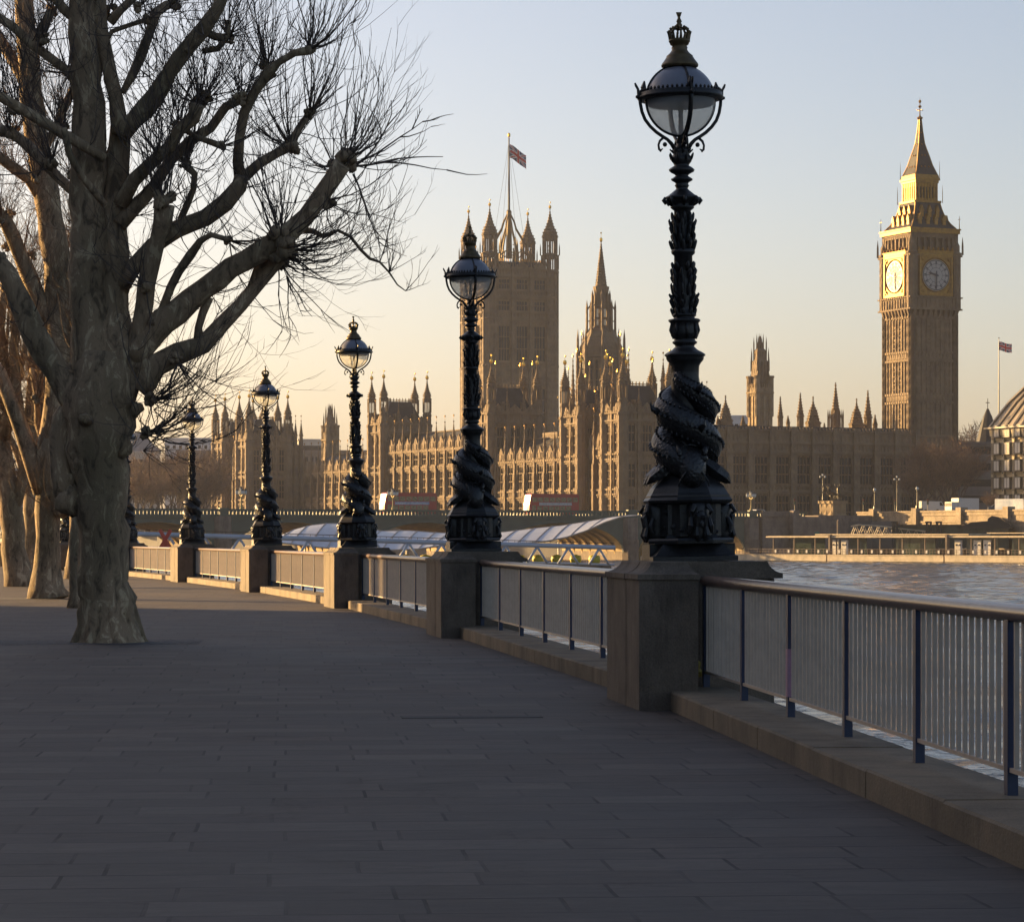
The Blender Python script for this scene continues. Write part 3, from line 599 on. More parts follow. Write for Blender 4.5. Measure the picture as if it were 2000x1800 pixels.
R_('J', 16, L=(.3,.8), droop=True); R_('I', 10, L=(.3,.9), t0=.5, droop=True)
g = T.rg
for i in range(26):        # shoots and hanging sprays on the drooping branch
    pth, rr = S_['K']; j = min(len(pth)-1,int(len(pth)*g.uniform(.25,1))); T.twig(pth[j], Vector((g.uniform(-.2,.6),g.uniform(-.6,.6),g.uniform(-.1,1))).normalized(), g.uniform(.4,1.25), .008, 0, .8)
def spray(x,y,L,dirs,r0=.018):
    for dx,dz in dirs:
        p = T.P(x,y); T.twig(p, Vector((dx,g.uniform(-.3,.3),dz)).normalized(), L*g.uniform(.8,1.1), r0, 0, .35)
spray(690,340,1.2,[(.35,-1),(.2,-1)],.02); spray(560,540,.9,[(.15,-1),(.25,-1),(-.1,-1)],.014)
spray(690,325,1.5,[(1,.2),(1,.35),(1,.1),(1,.5)],.022)
for x,y in ((300,800),(298,860),(280,880),(292,740)): spray(x,y,1.0,[(1,.3),(.7,-.5),(1,-.1),(.8,.7),(.5,-.8),(1,.5)],.008)
for i in range(70):
    T.knuckle(g.uniform(30,420), g.uniform(-60,380), 3, 2, (g.uniform(-.4,.4),1), dy=g.uniform(-1.5,1.5), L=(.5,1.1), big=False)
base1 = T.P(212,1255)
T.finish('plane_tree', (base1.x, 44.0, 0), 'huge bare plane tree in the foreground with mottled trunk and knuckled limbs', group='bare plane trees on the promenade')
# ---- trees behind ----
def back_tree(Y, seed, trunk, limbs, knots, lab, extra=40):
    t = Tree(Y, seed); st = Y/200
    p = t.path(t.trunk, trunk, 14, .06, st, knots=False); allp = [p]
    for l in limbs: allp.append(t.path(t.limb, l, 8, .06, st*1.2, dy1=t.rg.uniform(-1.5,1.5)))
    for x,y,n,d in knots: t.knuckle(x,y,9,n,d,L=(.8,2.0),dy=t.rg.uniform(-1,1),spread=1.2)
    for p in allp[1:]: t.sprouts(p, int(extra*1.6), L=(.6,2.0), t0=.1)
    b = t.P(trunk[0][0], trunk[0][1]); t.finish('plane_tree', (b.x, Y, 0), lab, group='bare plane trees on the promenade', tm=twigb)
    return t
back_tree(75.5, 21, [(95,1172,46),(92,1150,34),(92,1110,27),(94,1050,24),(95,1000,24),(95,950,26),(97,900,30),(100,850,26)],
 [[(98,880,26),(108,800,25),(114,720,26),(120,640,27),(116,560,27),(104,470,26),(92,380,25),(76,290,24),(62,190,22),(52,90,20),(46,0,18),(44,-60,16)],
  [(85,960,22),(62,900,17),(42,840,15),(18,780,14),(0,730,13),(-30,690,12)],[(95,990,12),(120,1002,12),(148,985,12),(165,960,12)],
  [(112,700,14),(135,660,13),(160,600,12),(182,560,11),(205,520,10)],[(100,640,18),(70,570,16),(40,500,15),(10,430,14),(-20,400,12)],
  [(90,400,13),(60,350,12),(30,330,11),(-10,300,11)],[(65,220,13),(45,150,12),(20,110,11),(-10,60,10)],[(95,880,12),(75,830,7),(72,780,6),(62,720,5)],[(55,100,10),(80,60,9),(100,20,8)],
  [(80,300,10),(110,250,8),(130,200,8),(150,160,8)],[(110,560,10),(140,510,9),(160,450,9),(168,390,8)]],
 [(70,350,18,(0,1)),(30,330,18,(0,1)),(120,210,18,(0,1)),(20,110,18,(0,1)),(45,500,16,(0,1)),(160,590,16,(.5,1)),(0,430,18,(0,1)),(150,450,16,(0,1)),(30,250,20,(0,1)),(100,20,16,(0,1)),(72,780,20,(.3,1)),(10,560,20,(0,1))],
 'leaning plane tree with one sunlit edge, just left of the huge trunk', 46)
back_tree(94.5, 22, [(40,1150,34),(34,1120,26),(28,1070,24),(22,1010,22),(14,950,20),(4,890,19),(-6,830,18)],
 [[(0,860,18),(20,800,12),(30,740,11),(26,680,10),(34,620,9),(50,560,8)],[(-2,860,16),(-20,780,14),(-30,700,12)],[(24,1000,14),(45,930,12),(60,860,11),(70,790,9),(86,720,8),(92,660,7)],[(10,800,10),(12,720,9),(0,640,8),(10,560,7)],[(30,740,7),(46,700,6),(52,650,5)],[(60,860,6),(76,830,5),(84,790,4)]],
 [(50,560,22,(0,1)),(30,640,26,(0,1)),(92,660,22,(0,1)),(0,700,26,(0,1)),(70,740,24,(0,1)),(15,480,26,(0,1)),(60,500,24,(0,1)),(20,420,24,(0,1))],
 'plane tree at the left edge whose leaning trunk has a sunlit orange edge', 60)
back_tree(65.5, 23, [(152,1190,24),(150,1160,17),(148,1110,14),(150,1050,14),(155,980,14),(160,900,14),(165,800,13)],
 [[(165,820,12),(150,740,10),(160,660,9),(150,580,8)],[(165,820,11),(190,740,9),(196,660,8)],[(160,700,7),(172,650,6),(178,610,5)]],
 [(150,600,24,(0,1)),(196,650,20,(0,1)),(150,450,20,(0,1)),(140,340,22,(0,1))], 'slim plane tree trunk half hidden directly behind the huge trunk', 30)
for i,(x,Y,lab) in enumerate(((60,128,'distant plane tree behind the leaning lit trunk'),(-20,150,'farthest plane tree of the promenade row at the left edge'),(150,112,'small-looking plane tree seen through the fork of the leaning trunk'))):
    k = 5600/Y; gy = 1050+8960/Y; sc = k/60
    def q(dx,h,r): return (x+dx*sc*10, gy-h*k, r*k)
    back_tree(Y, 30+i, [q(0,0,.5),q(0,.6,.38),q(.3,2,.32),q(.2,3.6,.34)],
     [[q(.2,3.4,.3),q(-2,6,.22),q(-4,9,.18),q(-5,12,.1)],[q(.2,3.4,.28),q(1.5,6,.2),q(2,9,.18),q(1,13,.1)],[q(.3,3.6,.2),q(4,6,.16),q(7,8.5,.12),q(9,10,.08)],[q(0,3.6,.2),q(-4,5.5,.15),q(-8,7,.1)],[q(-2,6,.14),q(0,9,.12),q(-1,13,.06)],[q(2,8,.12),q(5,11,.09),q(6,14,.05)]],
     [q(-5,12,0)[:2]+(34,(0,1)),q(1,13,0)[:2]+(34,(0,1)),q(9,10,0)[:2]+(34,(.3,1)),q(-8,7,0)[:2]+(34,(-.3,1)),q(-1,13,0)[:2]+(30,(0,1)),q(3,9,0)[:2]+(30,(0,1)),q(6,14,0)[:2]+(30,(0,1)),q(-3,9,0)[:2]+(34,(0,1))], lab, 70)
# gravel pits round the trunks
gravel = mat('gravel', (.030,.030,.036), .9, var=.6, scale=12, bump=.03, bscale=24, detail=8, col2=(.15,.14,.14))
mb = MB(); mb.quad((-9.6,42.6,.004),(-4.75,43.3,.004),(-4.85,45.1,.004),(-9.8,44.4,.004)); mb.build('gravel_pit', gravel, kind='structure')
mb = MB(); mb.quad((-14,74.2,.004),(-10.6,74.6,.004),(-10.8,77,.004),(-14.2,76.6,.004)); mb.build('gravel_pit', gravel, kind='structure')
# big riverside building to the left that keeps the near promenade in shade (outside the frame)
cs = mat('hall_stone', (.42,.38,.32), .8, var=.15, scale=.3)
root = thing('riverside_hall', (-42,0,0), 0, 'long pale stone building flanking the promenade on the left', 'building')
mb = MB(); mb.box(-30,0,-90,87,0,26); mb.build('walls', cs, root)
mb = MB(); mb.fr(-30.5,.5,-90.5,87.5,26.01,-20,-10,-80,77,33); mb.build('roof', slate, root)
wm = MB(); wm.box(0,.12,-.75,.75,0,2.4); wmesh = wm.mesh('window', [darkglass])
for j in range(28):
    for z in (2.5,8,13.5,19): inst('window', wmesh, root, loc=(.003,-52+5.2*j,z))
# ================= far bank =================
ground_m = mat('far_ground', (.09,.085,.08), .9, var=.2, scale=.1)
mb = MB()
GZ = 5.0
# land behind the river line; its edge runs under the palace terrace and on to the right
fe = [(-1500,3400),(-130,950),(-88,822),(17,640),(52,603),(62,600),(64,592),(74,590),(110,556),(180,520),(1500,300)]
for (x0,y0),(x1,y1) in zip(fe, fe[1:]):
    mb.quad((x0,y0,GZ),(x1,y1,GZ),(x1,3450,GZ),(x0,3450,GZ))
    mb.quad((x1,y1,GZ),(x0,y0,GZ),(x0,y0,-6),(x1,y1,-6))
mb.build('far_bank', ground_m, kind='structure')
_wc = {}
def winmesh(w, h, st=None, nm=2, tr=1):
    key = (round(w,1), round(h,1), nm, tr, st.name if st else '')
    if key not in _wc:
        m = MB(); m.quad((-w/2,.12,0),(w/2,.12,0),(w/2,.12,h),(-w/2,.12,h)); m.mat = 1
        for k in range(1,nm+1): x = -w/2+w*k/(nm+1); m.box(x-.09,x+.09,-.12,.10,0,h)
        for k in range(1,tr+1): z = h*k/(tr+1); m.box(-w/2,w/2,-.10,.08,z-.12,z+.12)
        m.box(-w/2,w/2,-.06,.09,h-.45,h); m.box(-w/2-.1,w/2+.1,-.2,.1,-.12,.06)
        _wc[key] = m.mesh('window', [darkglass, st or stone])
    return _wc[key]
def pin_mesh(name, w, hs, hp, ball=True, st=None):
    m = MB(); m.lathe([(w*.5,0),(w*.5,hs*.55),(w*.58,hs*.56),(w*.58,hs*.6),(w*.46,hs*.62),(w*.46,hs),(w*.66,hs+.05),(w*.66,hs+.25),(w*.44,hs+.3)],8)
    pr = []; n = 7
    for k in range(n+1):
        t = k/n; r = w*.44*(1-t)**1.05+.05; z = hs+.3+hp*t; pr += [(r,z),(r+.13*(1-t*.4),z+hp/n*.45),(r*.92,z+hp/n*.5)]
    m.lathe(pr,6); zt = hs+.3+hp*1.07; m.lathe([(.03,zt),(.2,zt+.05),(.2,zt+.25),(.04,zt+.4),(.04,zt+.9)],5)
    if ball: m.mat = 1; m.lathe([(.03,zt+.9),(.05,zt+1.5),(.22,zt+1.6),(.22,zt+1.8),(.03,zt+2.0)],6)
    return m.mesh(name, [st or stone, goldpaint])
def turret_mesh(name, Rr, h0, h1, h2, cap, st=None, b1=3):
    """octagonal turret: solid to h0, open stages to h1 and h2, crocketed ogee cap"""
    m = MB(); m.lathe([(Rr,0),(Rr,h0-1),(Rr*1.08,h0-.9),(Rr*1.08,h0-.5),(Rr*.97,h0-.4),(Rr*.97,h0)],8,ph=R(22.5))
    def stage(z0,z1,r):
        for q in range(8):
            a = R(22.5+45*q); b = a+R(45); A = Vector((r*math.cos(a),r*math.sin(a))); B = Vector((r*math.cos(b),r*math.sin(b)))
            m.lathe([(r*.16,z0),(r*.16,z1)],5,A.x*.95,A.y*.95); Cc = (A+B)/2*.97; m.lathe([(r*.07,z0),(r*.07,z1)],4,Cc.x,Cc.y)
            m.setT(TR(Cc.x,Cc.y)@RZ((a+b)/2+R(90))); l=(A-B).length/2; m.box(-l,l,-.15,.15,z1-.18*(z1-z0),z1); m.setT(m.T if False else I4)
    stage(h0,h1,Rr*.97); d = .9
    m.lathe([(Rr*.95,h1),(Rr*1.1,h1+.1),(Rr*1.1,h1+.4),(Rr*.85,h1+.6),(Rr*.82,h1+d)],8,ph=R(22.5))
    if h2 > h1:
        stage(h1+d,h2,Rr*.82)
        for q in range(8):
            a = R(22.5+45*q); m.lathe([(.22,h1+.3),(.2,h1+2.6),(.02,h1+4.2)],4,Rr*1.12*math.cos(a),Rr*1.12*math.sin(a))
        m.lathe([(Rr*.8,h2),(Rr*1.0,h2+.1),(Rr*1.0,h2+.4),(Rr*.8,h2+.55)],8,ph=R(22.5)); zc_ = h2+.5; rc = Rr*.86
    else: zc_ = h1+d; rc = Rr*.86
    pr = []; n = 9
    for k in range(n+1):
        t = k/n; r = rc*((1-t)**1.5*.95+.05*(1-t))*(1.12 if .05<t<.25 else 1)+.10; z = zc_+cap*t; pr += [(r,z),(r+.22*(1-.5*t),z+cap/n*.45),(r*.93,z+cap/n*.55)]
    m.lathe(pr,8,ph=R(22.5)); zt = zc_+cap*1.06; m.mat = 1
    m.lathe([(.05,zt),(.42,zt+.2),(.5,zt+.6),(.4,zt+1.0),(.06,zt+1.2),(.06,zt+2.0)],6); m.box(-.04,.35,-.04,.04,zt+1.9,zt+2.3)
    return m.mesh(name, [st or stone, gold])
def TN(x0, y0): return TR(x0, y0)                    # front facing local -y
def TRv(x0, y1): return TR(x0, y1) @ RZ(R(-90))      # front facing local -x (u from y1 down to y0)
def gothic(mb, par, T, L, z0, zt, nb, rows, bw=1.0, bp=.8, dp=.6, wf=.55, pins=None, gable=0, nm=2, st=None, pinsc=1, tiers=True, crest=True):
    mb.setT(T); w = L/nb; ww = w*wf; zl = z0
    for a, b in rows:
        mb.box(0,L,0,dp,zl,a); zl = b
        for i in range(nb):
            mb.box(i*w,i*w+(w-ww)/2,0,dp,a,b); mb.box(i*w+(w+ww)/2,(i+1)*w,0,dp,a,b)
            mb.box(i*w+(w-ww)/2-.22,i*w+(w-ww)/2,-.16,0,a-.2,b+.3); mb.box(i*w+(w+ww)/2,i*w+(w+ww)/2+.22,-.16,0,a-.2,b+.3)
            mb.box(i*w+(w-ww)/2,i*w+(w+ww)/2,-.22,0,b+.1,b+.35)
            inst('window', winmesh(ww,b-a,st,nm,2 if b-a > 5 else 1), par, M=T@TR(i*w+w/2,dp*.35,a))
    mb.box(0,L,0,dp,zl,zt)
    for a, b in rows:
        for z in (a-.55, b+.7): mb.box(-.05,L+.05,-.34,0,z-.18,z+.18)
        for i in range(nb):                            # carved shield panels under each window
            for q in (-.6,0,.6): mb.box(i*w+w/2+q*ww*.55-.14,i*w+w/2+q*ww*.55+.14,-.13,0,a-1.6,a-.75)
    mb.box(-.1,L+.1,-.42,0,zt-.35,zt)
    if crest:
        k = int(L/.9)
        for i in range(k): mb.box((i+.2)*L/k,(i+.65)*L/k,-.25,.1,zt,zt+.55)
    for i in range(nb+1):
        x = min(max(i*w,bw*.0),L); mb.box(x-bw/2,x+bw/2,-bp,0,z0,zt-.2*(zt-z0)); mb.box(x-bw*.4,x+bw*.4,-bp*.75,0,zt-.2*(zt-z0),zt+.6)
        for a, b in rows: mb.box(x-bw*.58,x+bw*.58,-bp*1.12,0,a-.8,a-.35)
        if pins: inst('pinnacle', pins, par, M=T@TR(x,-bp*.35,zt+.4)@Matrix.Scale(pinsc,4))
        if gable and i < nb:
            c = (i+.5)*w; mb.wallpoly([(c-w*.36,zt+.01),(c+w*.36,zt+.01),(c+w*.36,zt+gable*.45),(c+w*.2,zt+gable*.62),(c,zt+gable),(c-w*.2,zt+gable*.62),(c-w*.36,zt+gable*.45)],-.12,.35)
            mb.box(c-w*.12,c+w*.12,-.3,-.12,zt+.3,zt+gable*.5); mb.box(c-w*.30,c-w*.24,-.24,-.12,zt,zt+gable*.5); mb.box(c+w*.24,c+w*.30,-.24,-.12,zt,zt+gable*.5)
            for s_ in (-1,1): mb.lathe([(.16,zt+gable*.4),(.16,zt+gable*.75),(.02,zt+gable*1.1)],4,c+s_*w*.36,0)
    mb.setT(I4)
pin_s = pin_mesh('pinnacle', 1.0, 2.0, 3.2); pin_l = pin_mesh('pinnacle', 1.3, 4.0, 4.2); pin_t = pin_mesh('pinnacle', .7, 2.4, 3.4)
def steep_roof(mb, x0,x1,y0,y1,z0,z1,ins):
    mb.fr(x0,x1,y0,y1,z0,x0+ins,x1-ins,y0+ins,y1-ins,z1)
def cresting(mb, x0,x1,y0,y1,z):
    n = max(3,int((x1-x0)/.8))
    for i in range(n):
        for y in (y0,y1): mb.box(x0+(x1-x0)*i/n,x0+(x1-x0)*i/n+.16,y-.08,y+.08,z,z+.9)
    n = max(3,int((y1-y0)/.8))
    for i in range(n):
        for x in (x0,x1): mb.box(x-.08,x+.08,y0+(y1-y0)*i/n,y0+(y1-y0)*i/n+.16,z,z+.9)
    for y in (y0,y1): mb.box(x0,x1,y-.06,y+.06,z+.3,z+.42)
RZP = R(25)
D1 = Vector((math.cos(RZP), math.sin(RZP), 0)); D2 = Vector((-math.sin(RZP), math.cos(RZP), 0))
PC = Vector((25.75, 650, 0))                     # corner of the river front nearest the clock tower
def s_at(x): t = (x-HX)/F; return (PC.x-PC.y*t)/(math.sin(RZP)+math.cos(RZP)*t)
tur_c = turret_mesh('turret', 1.15, 3.2, 6.6, 6.6, 4.4)
def block(root, x0,x1,y0,y1,z0,zt,nbx,nby,rows,roofh=6,turs=((0,0),(1,0),(0,1),(1,1)),tm=None,tsc=1,roofins=2.6, gz=2.2, roof=True):
    mb = MB(); mb.box(x0+.6,x1,y0+.6,y1,z0,zt)
    gothic(mb, root, TN(x0,y0), x1-x0, z0, zt, nbx, rows, pins=pin_s, pinsc=.8, gable=gz, bw=.8, bp=.45)
    gothic(mb, root, TRv(x0,y1), y1-y0, z0, zt, nby, rows, pins=pin_s, pinsc=.8, gable=gz, bw=.75, bp=.42, wf=.62)
    for i,j in turs:
        X = x0+.5 if i == 0 else x1-.5; Yy = y0+.5 if j == 0 else y1-.5; mb.lathe([(1.35,z0),(1.35,zt-.8),(1.5,zt-.7),(1.5,zt-.2),(1.3,zt)],8,X,Yy,ph=R(22.5))
        for a,b in rows: mb.lathe([(1.48,a-.9),(1.48,a-.4)],8,X,Yy,ph=R(22.5))
        inst('turret', tm or tur_c, root, loc=(X,Yy,zt), sc=(tsc,tsc,tsc))
    o = mb.build('wall', stone, root)
    if roof:
        r = MB(); steep_roof(r, x0+1.2,x1-1.2,y0+1.2,y1-1.2,zt,zt+roofh,roofins); r.mat = 1
        cresting(r, x0+1.2+roofins,x1-1.2-roofins,y0+1.2+roofins,y1-1.2-roofins,zt+roofh)
        for c in (.3,.7): r.box(x0+(x1-x0)*c-.35,x0+(x1-x0)*c+.35,y0+1.0,y0+2.6,zt+1.0,zt+2.8); r.box(x0+1.0,x0+2.6,y0+(y1-y0)*c-.35,y0+(y1-y0)*c+.35,zt+1.0,zt+2.8)
        r.build('roof', [slate, stone], root)
# ---- river front (long sunlit range) ----
root = thing('palace_river_front', PC, RZP, 'long sunlit gothic river range with ranks of pinnacles behind the bridge', 'palace wing')
low = [(5.4,10.6),(13.4,19.3)]; mid = [(5.4,10.8),(12.6,19.2),(20.7,23.9)]
def rng(xn, xf, nb, rows, zt, gab, rh):
    s0, s1 = s_at(xn), s_at(xf); mb = MB(); mb.box(.6,16,s0,s1,4,zt)
    gothic(mb, root, TRv(0,s1), s1-s0, 4, zt, nb, rows, bw=.95, bp=.62, wf=.58, pins=pin_t, pinsc=1.0, gable=gab)
    mb.build('wall', stone, root)
    r = MB(); i = r.av([(1.0,s0,zt),(1.0,s1,zt),(8,s1,zt+rh),(8,s0,zt+rh),(15,s0,zt),(15,s1,zt)]); r.af([i,i+3,i+2,i+1]); r.af([i+3,i+4,i+5,i+2]); r.af([i,i+4,i+3])
    r.mat = 1
    for k in range(nb+1): s_ = s0+(s1-s0)*k/nb; r.fr(1.3,1.6,s_-.15,s_+.15,zt,7.9,8.2,s_-.15,s_+.15,zt+rh+.15)
    r.box(7.8,8.2,s0,s1,zt+rh,zt+rh+.3); r.build('roof', [slate, stone], root)
rng(1105, 970, 7, low, 20.4, 3.4, 5.6)
rng(905, 757, 9, mid, 24.6, 3.6, 5.2)
rng(725, 596, 9, low, 20.4, 3.4, 5.2)
# centre towers
s0 = s_at(966); rows_t = [(5.4,11),(13.2,18.6),(21.2,29.5)]
block(root, -1.2,12.5,s0,s0+9.2,4,32.8,3,2,rows_t,roofh=6.4,tsc=1.0)
s0 = s_at(750); block(root, -1.2,12.6,s0-2,s0+7.6,4,32.6,3,2,rows_t,roofh=6.2,tsc=1.0)
# rear turrets seen over the centre range
mb = MB(); mb.box(-9,16,-8.5,-8.1+ (s_at(596)+12),-6,3.2) if False else None
# terrace and river wall in front
mb = MB(); L = s_at(423)+6; mb.box(-11,0.4,-22,L,-6,4.6); mb.box(-11.5,-10.9,-22,L,3.6,5.6)
for k in range(44): y = -20+k*(L+18)/44; mb.box(-11.8,-11,y-.6,y+.6,-6,5.7)
mb.build('terrace_wall', mat('terrace_stone', (.24,.17,.05), .85, var=.35, scale=.3, bump=.03, bscale=1.5), root)
# ---- north pavilion ----
def pavilion(loc, label, dep, group):
    root = thing('palace_pavilion', loc, RZP, label, 'palace pavilion', group)
    rt = [(5.4,10.8),(13.2,18.8),(21.2,27.6)]
    block(root, -1,12,0,9.5,4,30.2,3,2,rt,roofh=6.2)
    block(root, -1,12,21.2,30.8,4,30.2,3,2,rt,roofh=6.2)
    mb = MB(); mb.box(1.6,dep,9.5,21.2,4,22); gothic(mb, root, TRv(1,21.2), 11.7,4,22.4,3,[(5.4,10.8),(13.2,19.8)],pins=pin_t,pinsc=1.1,gable=3.6,bw=1.0); mb.build('wall', stone, root)
    mb = MB(); mb.box(12.6,dep,.6,14,4,27.4); gothic(mb, root, TN(12,0.3), dep-12,4,27.5,2,[(5.4,10.8),(13.2,18.8),(21,25)],pins=pin_l,pinsc=.9,gable=1.5,bw=1.2)
    mb.build('wall', stone, root); r = MB(); steep_roof(r,12,dep,2,13,27.5,34.5,2.5); r.mat=1; cresting(r,14.5,dep-2.5,4.5,10.5,34.5); r.build('roof',[slate,stone],root)
    return root
rp = pavilion(PC, 'nearer corner pavilion of the palace, between the second bus and the largest lamp', 21, 'end pavilions of the palace')
inst('turret', turret_mesh('turret',1.5,2.6,6.0,6.0,5.2), rp, loc=(16.2,6,34.3)); inst('pinnacle', pin_l, rp, loc=(11.5,3.5,33.5)); inst('pinnacle', pin_l, rp, loc=(20.3,5,29.5))
for x,y,z,s_ in ((4,15,24,1.5),(6,12,24,1.3),(3,18.5,24,1.6),(9,17,24,1.7)): inst('pinnacle', pin_l, rp, loc=(x,y,z), sc=(s_*.8,s_*.8,s_))
pavilion(Vector((-76,836,0)), 'farther corner pavilion of the palace, seen on both sides of the fourth lamp', 15.5, 'end pavilions of the palace')
# ---- north wing joining the clock tower ----
root = thing('palace_north_wing', PC + D1*21, RZP, 'long shaded palace wing between the largest lamp and the clock tower', 'palace wing')
mb = MB(); mb.box(0,57,.6,14,4,26.6); gothic(mb, root, TN(0,0), 57, 4, 26.7, 10, [(5.6,11.8),(14.2,20.8)], bw=1.7, bp=.8, wf=.62, nm=3, gable=0); mb.box(-.1,57,-.3,.55,23.4,23.9)
mb.build('wall', stone, root)
r = MB(); steep_roof(r,.5,56.5,1.2,13.5,26.7,27.6,.8); r.build('roof', slate, root)
# roofs, spirelets and turrets rising behind the wing
hall = thing('palace_hall', PC + D1*21 + D2*22, RZP, 'cluster of roofs and spirelets rising just behind the shaded wing', 'palace hall')
mb = MB(); mb.box(-2,56,0,22,4,26.5); mb.build('wall', stone, hall)
def HL(x, Yo=8): # local x at depth along the hall for pixel x
    best = None; base = PC + D1*21 + D2*22
    t = (x-HX)/F; p0 = base + D2*Yo; q = (t*p0.y-p0.x)/(D1.x-t*D1.y); return q, (p0+D1*q).y
def spl(x, ytip, ybase, hwpx, kind, Yo=8):
    q, Y = HL(x, Yo); k = Y/F; zt = CZ+(HY-ytip)*k; zb = CZ+(HY-ybase)*k; w = hwpx*k; H = zt-zb; m = MB()
    if kind == 'pin': m.lathe([(w,-4),(w,H*.28),(w*1.2,H*.29),(w*1.2,H*.32),(w*.85,H*.34)],8); z = H*.34; pr=[]; n=7
    elif kind == 'dome': m.lathe([(w,-4),(w,H*.12),(w*1.1,H*.13),(w*1.1,H*.17),(w,H*.18)],8,ph=R(22.5)); z = H*.17; pr=[]; n=9
    elif kind == 'lantern':
        m.lathe([(w*.7,-4),(w*.7,H*.12),(w*.62,H*.13),(w*.55,H*.42)],8); z = H*.42; pr=[]; n=9
        for q2 in range(8):
            a = R(45*q2+22.5); m.lathe([(w*.1,-3),(w*.1,H*.3),(w*.02,H*.42)],4,w*math.cos(a),w*math.sin(a)); m.tube([(w*math.cos(a),w*math.sin(a),H*.2),(w*.8*math.cos(a),w*.8*math.sin(a),H*.29),(w*.55*math.cos(a),w*.55*math.sin(a),H*.32)],w*.05,4)
    for i in range(n+1):
        t = i/n; e = {'pin':(1-t)**1.1,'dome':(1-t)**.9 if t<.45 else (.55**.9)*((1-t)/.55)**2.2,'lantern':(1-t)**1.1*.52}[kind]
        r = w*.85*e+.07; zz_ = z+(H-z)*.95*t; pr += [(r,zz_),(r+.16,zz_+(H-z)*.4/n),(r*.93,zz_+(H-z)*.5/n)]
    m.lathe(pr,8,ph=R(22.5)); m.lathe([(.04,H*.93),(.25,H*.94),(.25,H*.96),(.04,H*.97),(.04,H)],5)
    o = m.build('spirelet', stone, hall, loc=(q,Yo,zb))
for a in ((1417,772,830,14,'dome'),(1451,812,835,5,'pin'),(1524,775,832,5.5,'pin'),(1539,812,832,4,'pin'),(1563,768,832,7,'pin'),(1588,774,835,15,'dome'),(1632,747,838,15,'lantern'),(1673,778,838,15,'dome'),(1695,763,838,8,'pin'),(1709,810,838,5,'pin'),(1402,812,832,4,'pin'),(1610,826,838,2,'pin')): spl(*a)
# ---- church tower with stepped open spire ----
def church(x0px, x1px, Y, zb, body, stages, label):
    X0 = (x0px-HX)/F*Y; k = Y/F; W = (x1px-x0px)*k/1.32
    root = thing('stone_tower', (X0+W*.42, Y, 0), RZP, label, 'tower'); m = MB(); z0, z1 = 4, CZ+(HY-body)*k
    m.box(.3,W,.3,W,z0,z1)
    for T in (TN(0,0), TRv(0,W)):
        m.setT(T); m.box(0,W*.22,0,.4,z0,z1); m.box(W*.78,W,0,.4,z0,z1); m.box(W*.42,W*.58,.0,.4,z0,z1); m.box(W*.22,W*.78,0,.4,z0,z1-11); m.box(W*.22,W*.78,0,.4,z1-2.4,z1); m.box(-.3,W+.3,-.4,0,z1-1.6,z1-1.2)
        for i in range(7): m.box(W*(i+.15)/7,W*(i+.6)/7,-.1,.3,z1,z1+1.0)
        for q in (.32,.68): inst('window', winmesh(W*.2,8.2,stone2,1,1), root, M=T@TR(W*q,.3,z1-10.8))
    m.setT(I4)
    for i in (0,1):
        for j in (0,1): m.lathe([(.75,z1-8),(.75,z1+2.6),(.95,z1+2.7),(.95,z1+3.2),(.5,z1+3.3)],8,.3+(W-.6)*i,.3+(W-.6)*j)
    m.build('body', stone2, root); m = MB(); c = W/2
    for (h0,y0),(h1,y1) in zip(stages, stages[1:]): m.fr(c-h0*W,c+h0*W,c-h0*W,c+h0*W,CZ+(HY-y0)*k,c-h1*W,c+h1*W,c-h1*W,c+h1*W,CZ+(HY-y1)*k)
    for (h0,y0) in stages:
        if h0 > .12:
            for i in (-1,1):
                for j in (-1,1): m.lathe([(.22,CZ+(HY-y0)*k-.5),(.2,CZ+(HY-y0)*k+2.2),(.02,CZ+(HY-y0)*k+4)],4,c+i*h0*W,c+j*h0*W)
    for i in range(1,5): m.box(c-.48*W+.96*W*i/5-.08,c-.48*W+.96*W*i/5+.08,-.0+c-.44*W,c-.38*W,z1,CZ+(HY-stages[2][1])*k)
    m.build('spire', stone, root)
church(1463, 1510, 790, 0, 756, [(.38,756),(.36,720),(.34,706),(.25,700),(.25,684),(.13,678),(.11,668),(.06,664),(.02,655)], 'pale tower with stepped spire rising behind the shaded wing')
church(628, 660, 900, 0, 850, [(.55,900),(.42,838),(.40,830),(.28,822),(.27,816),(.13,812),(.12,802),(.05,798),(.02,790)], 'dark tapering tower rising behind the river range left of the third lamp')
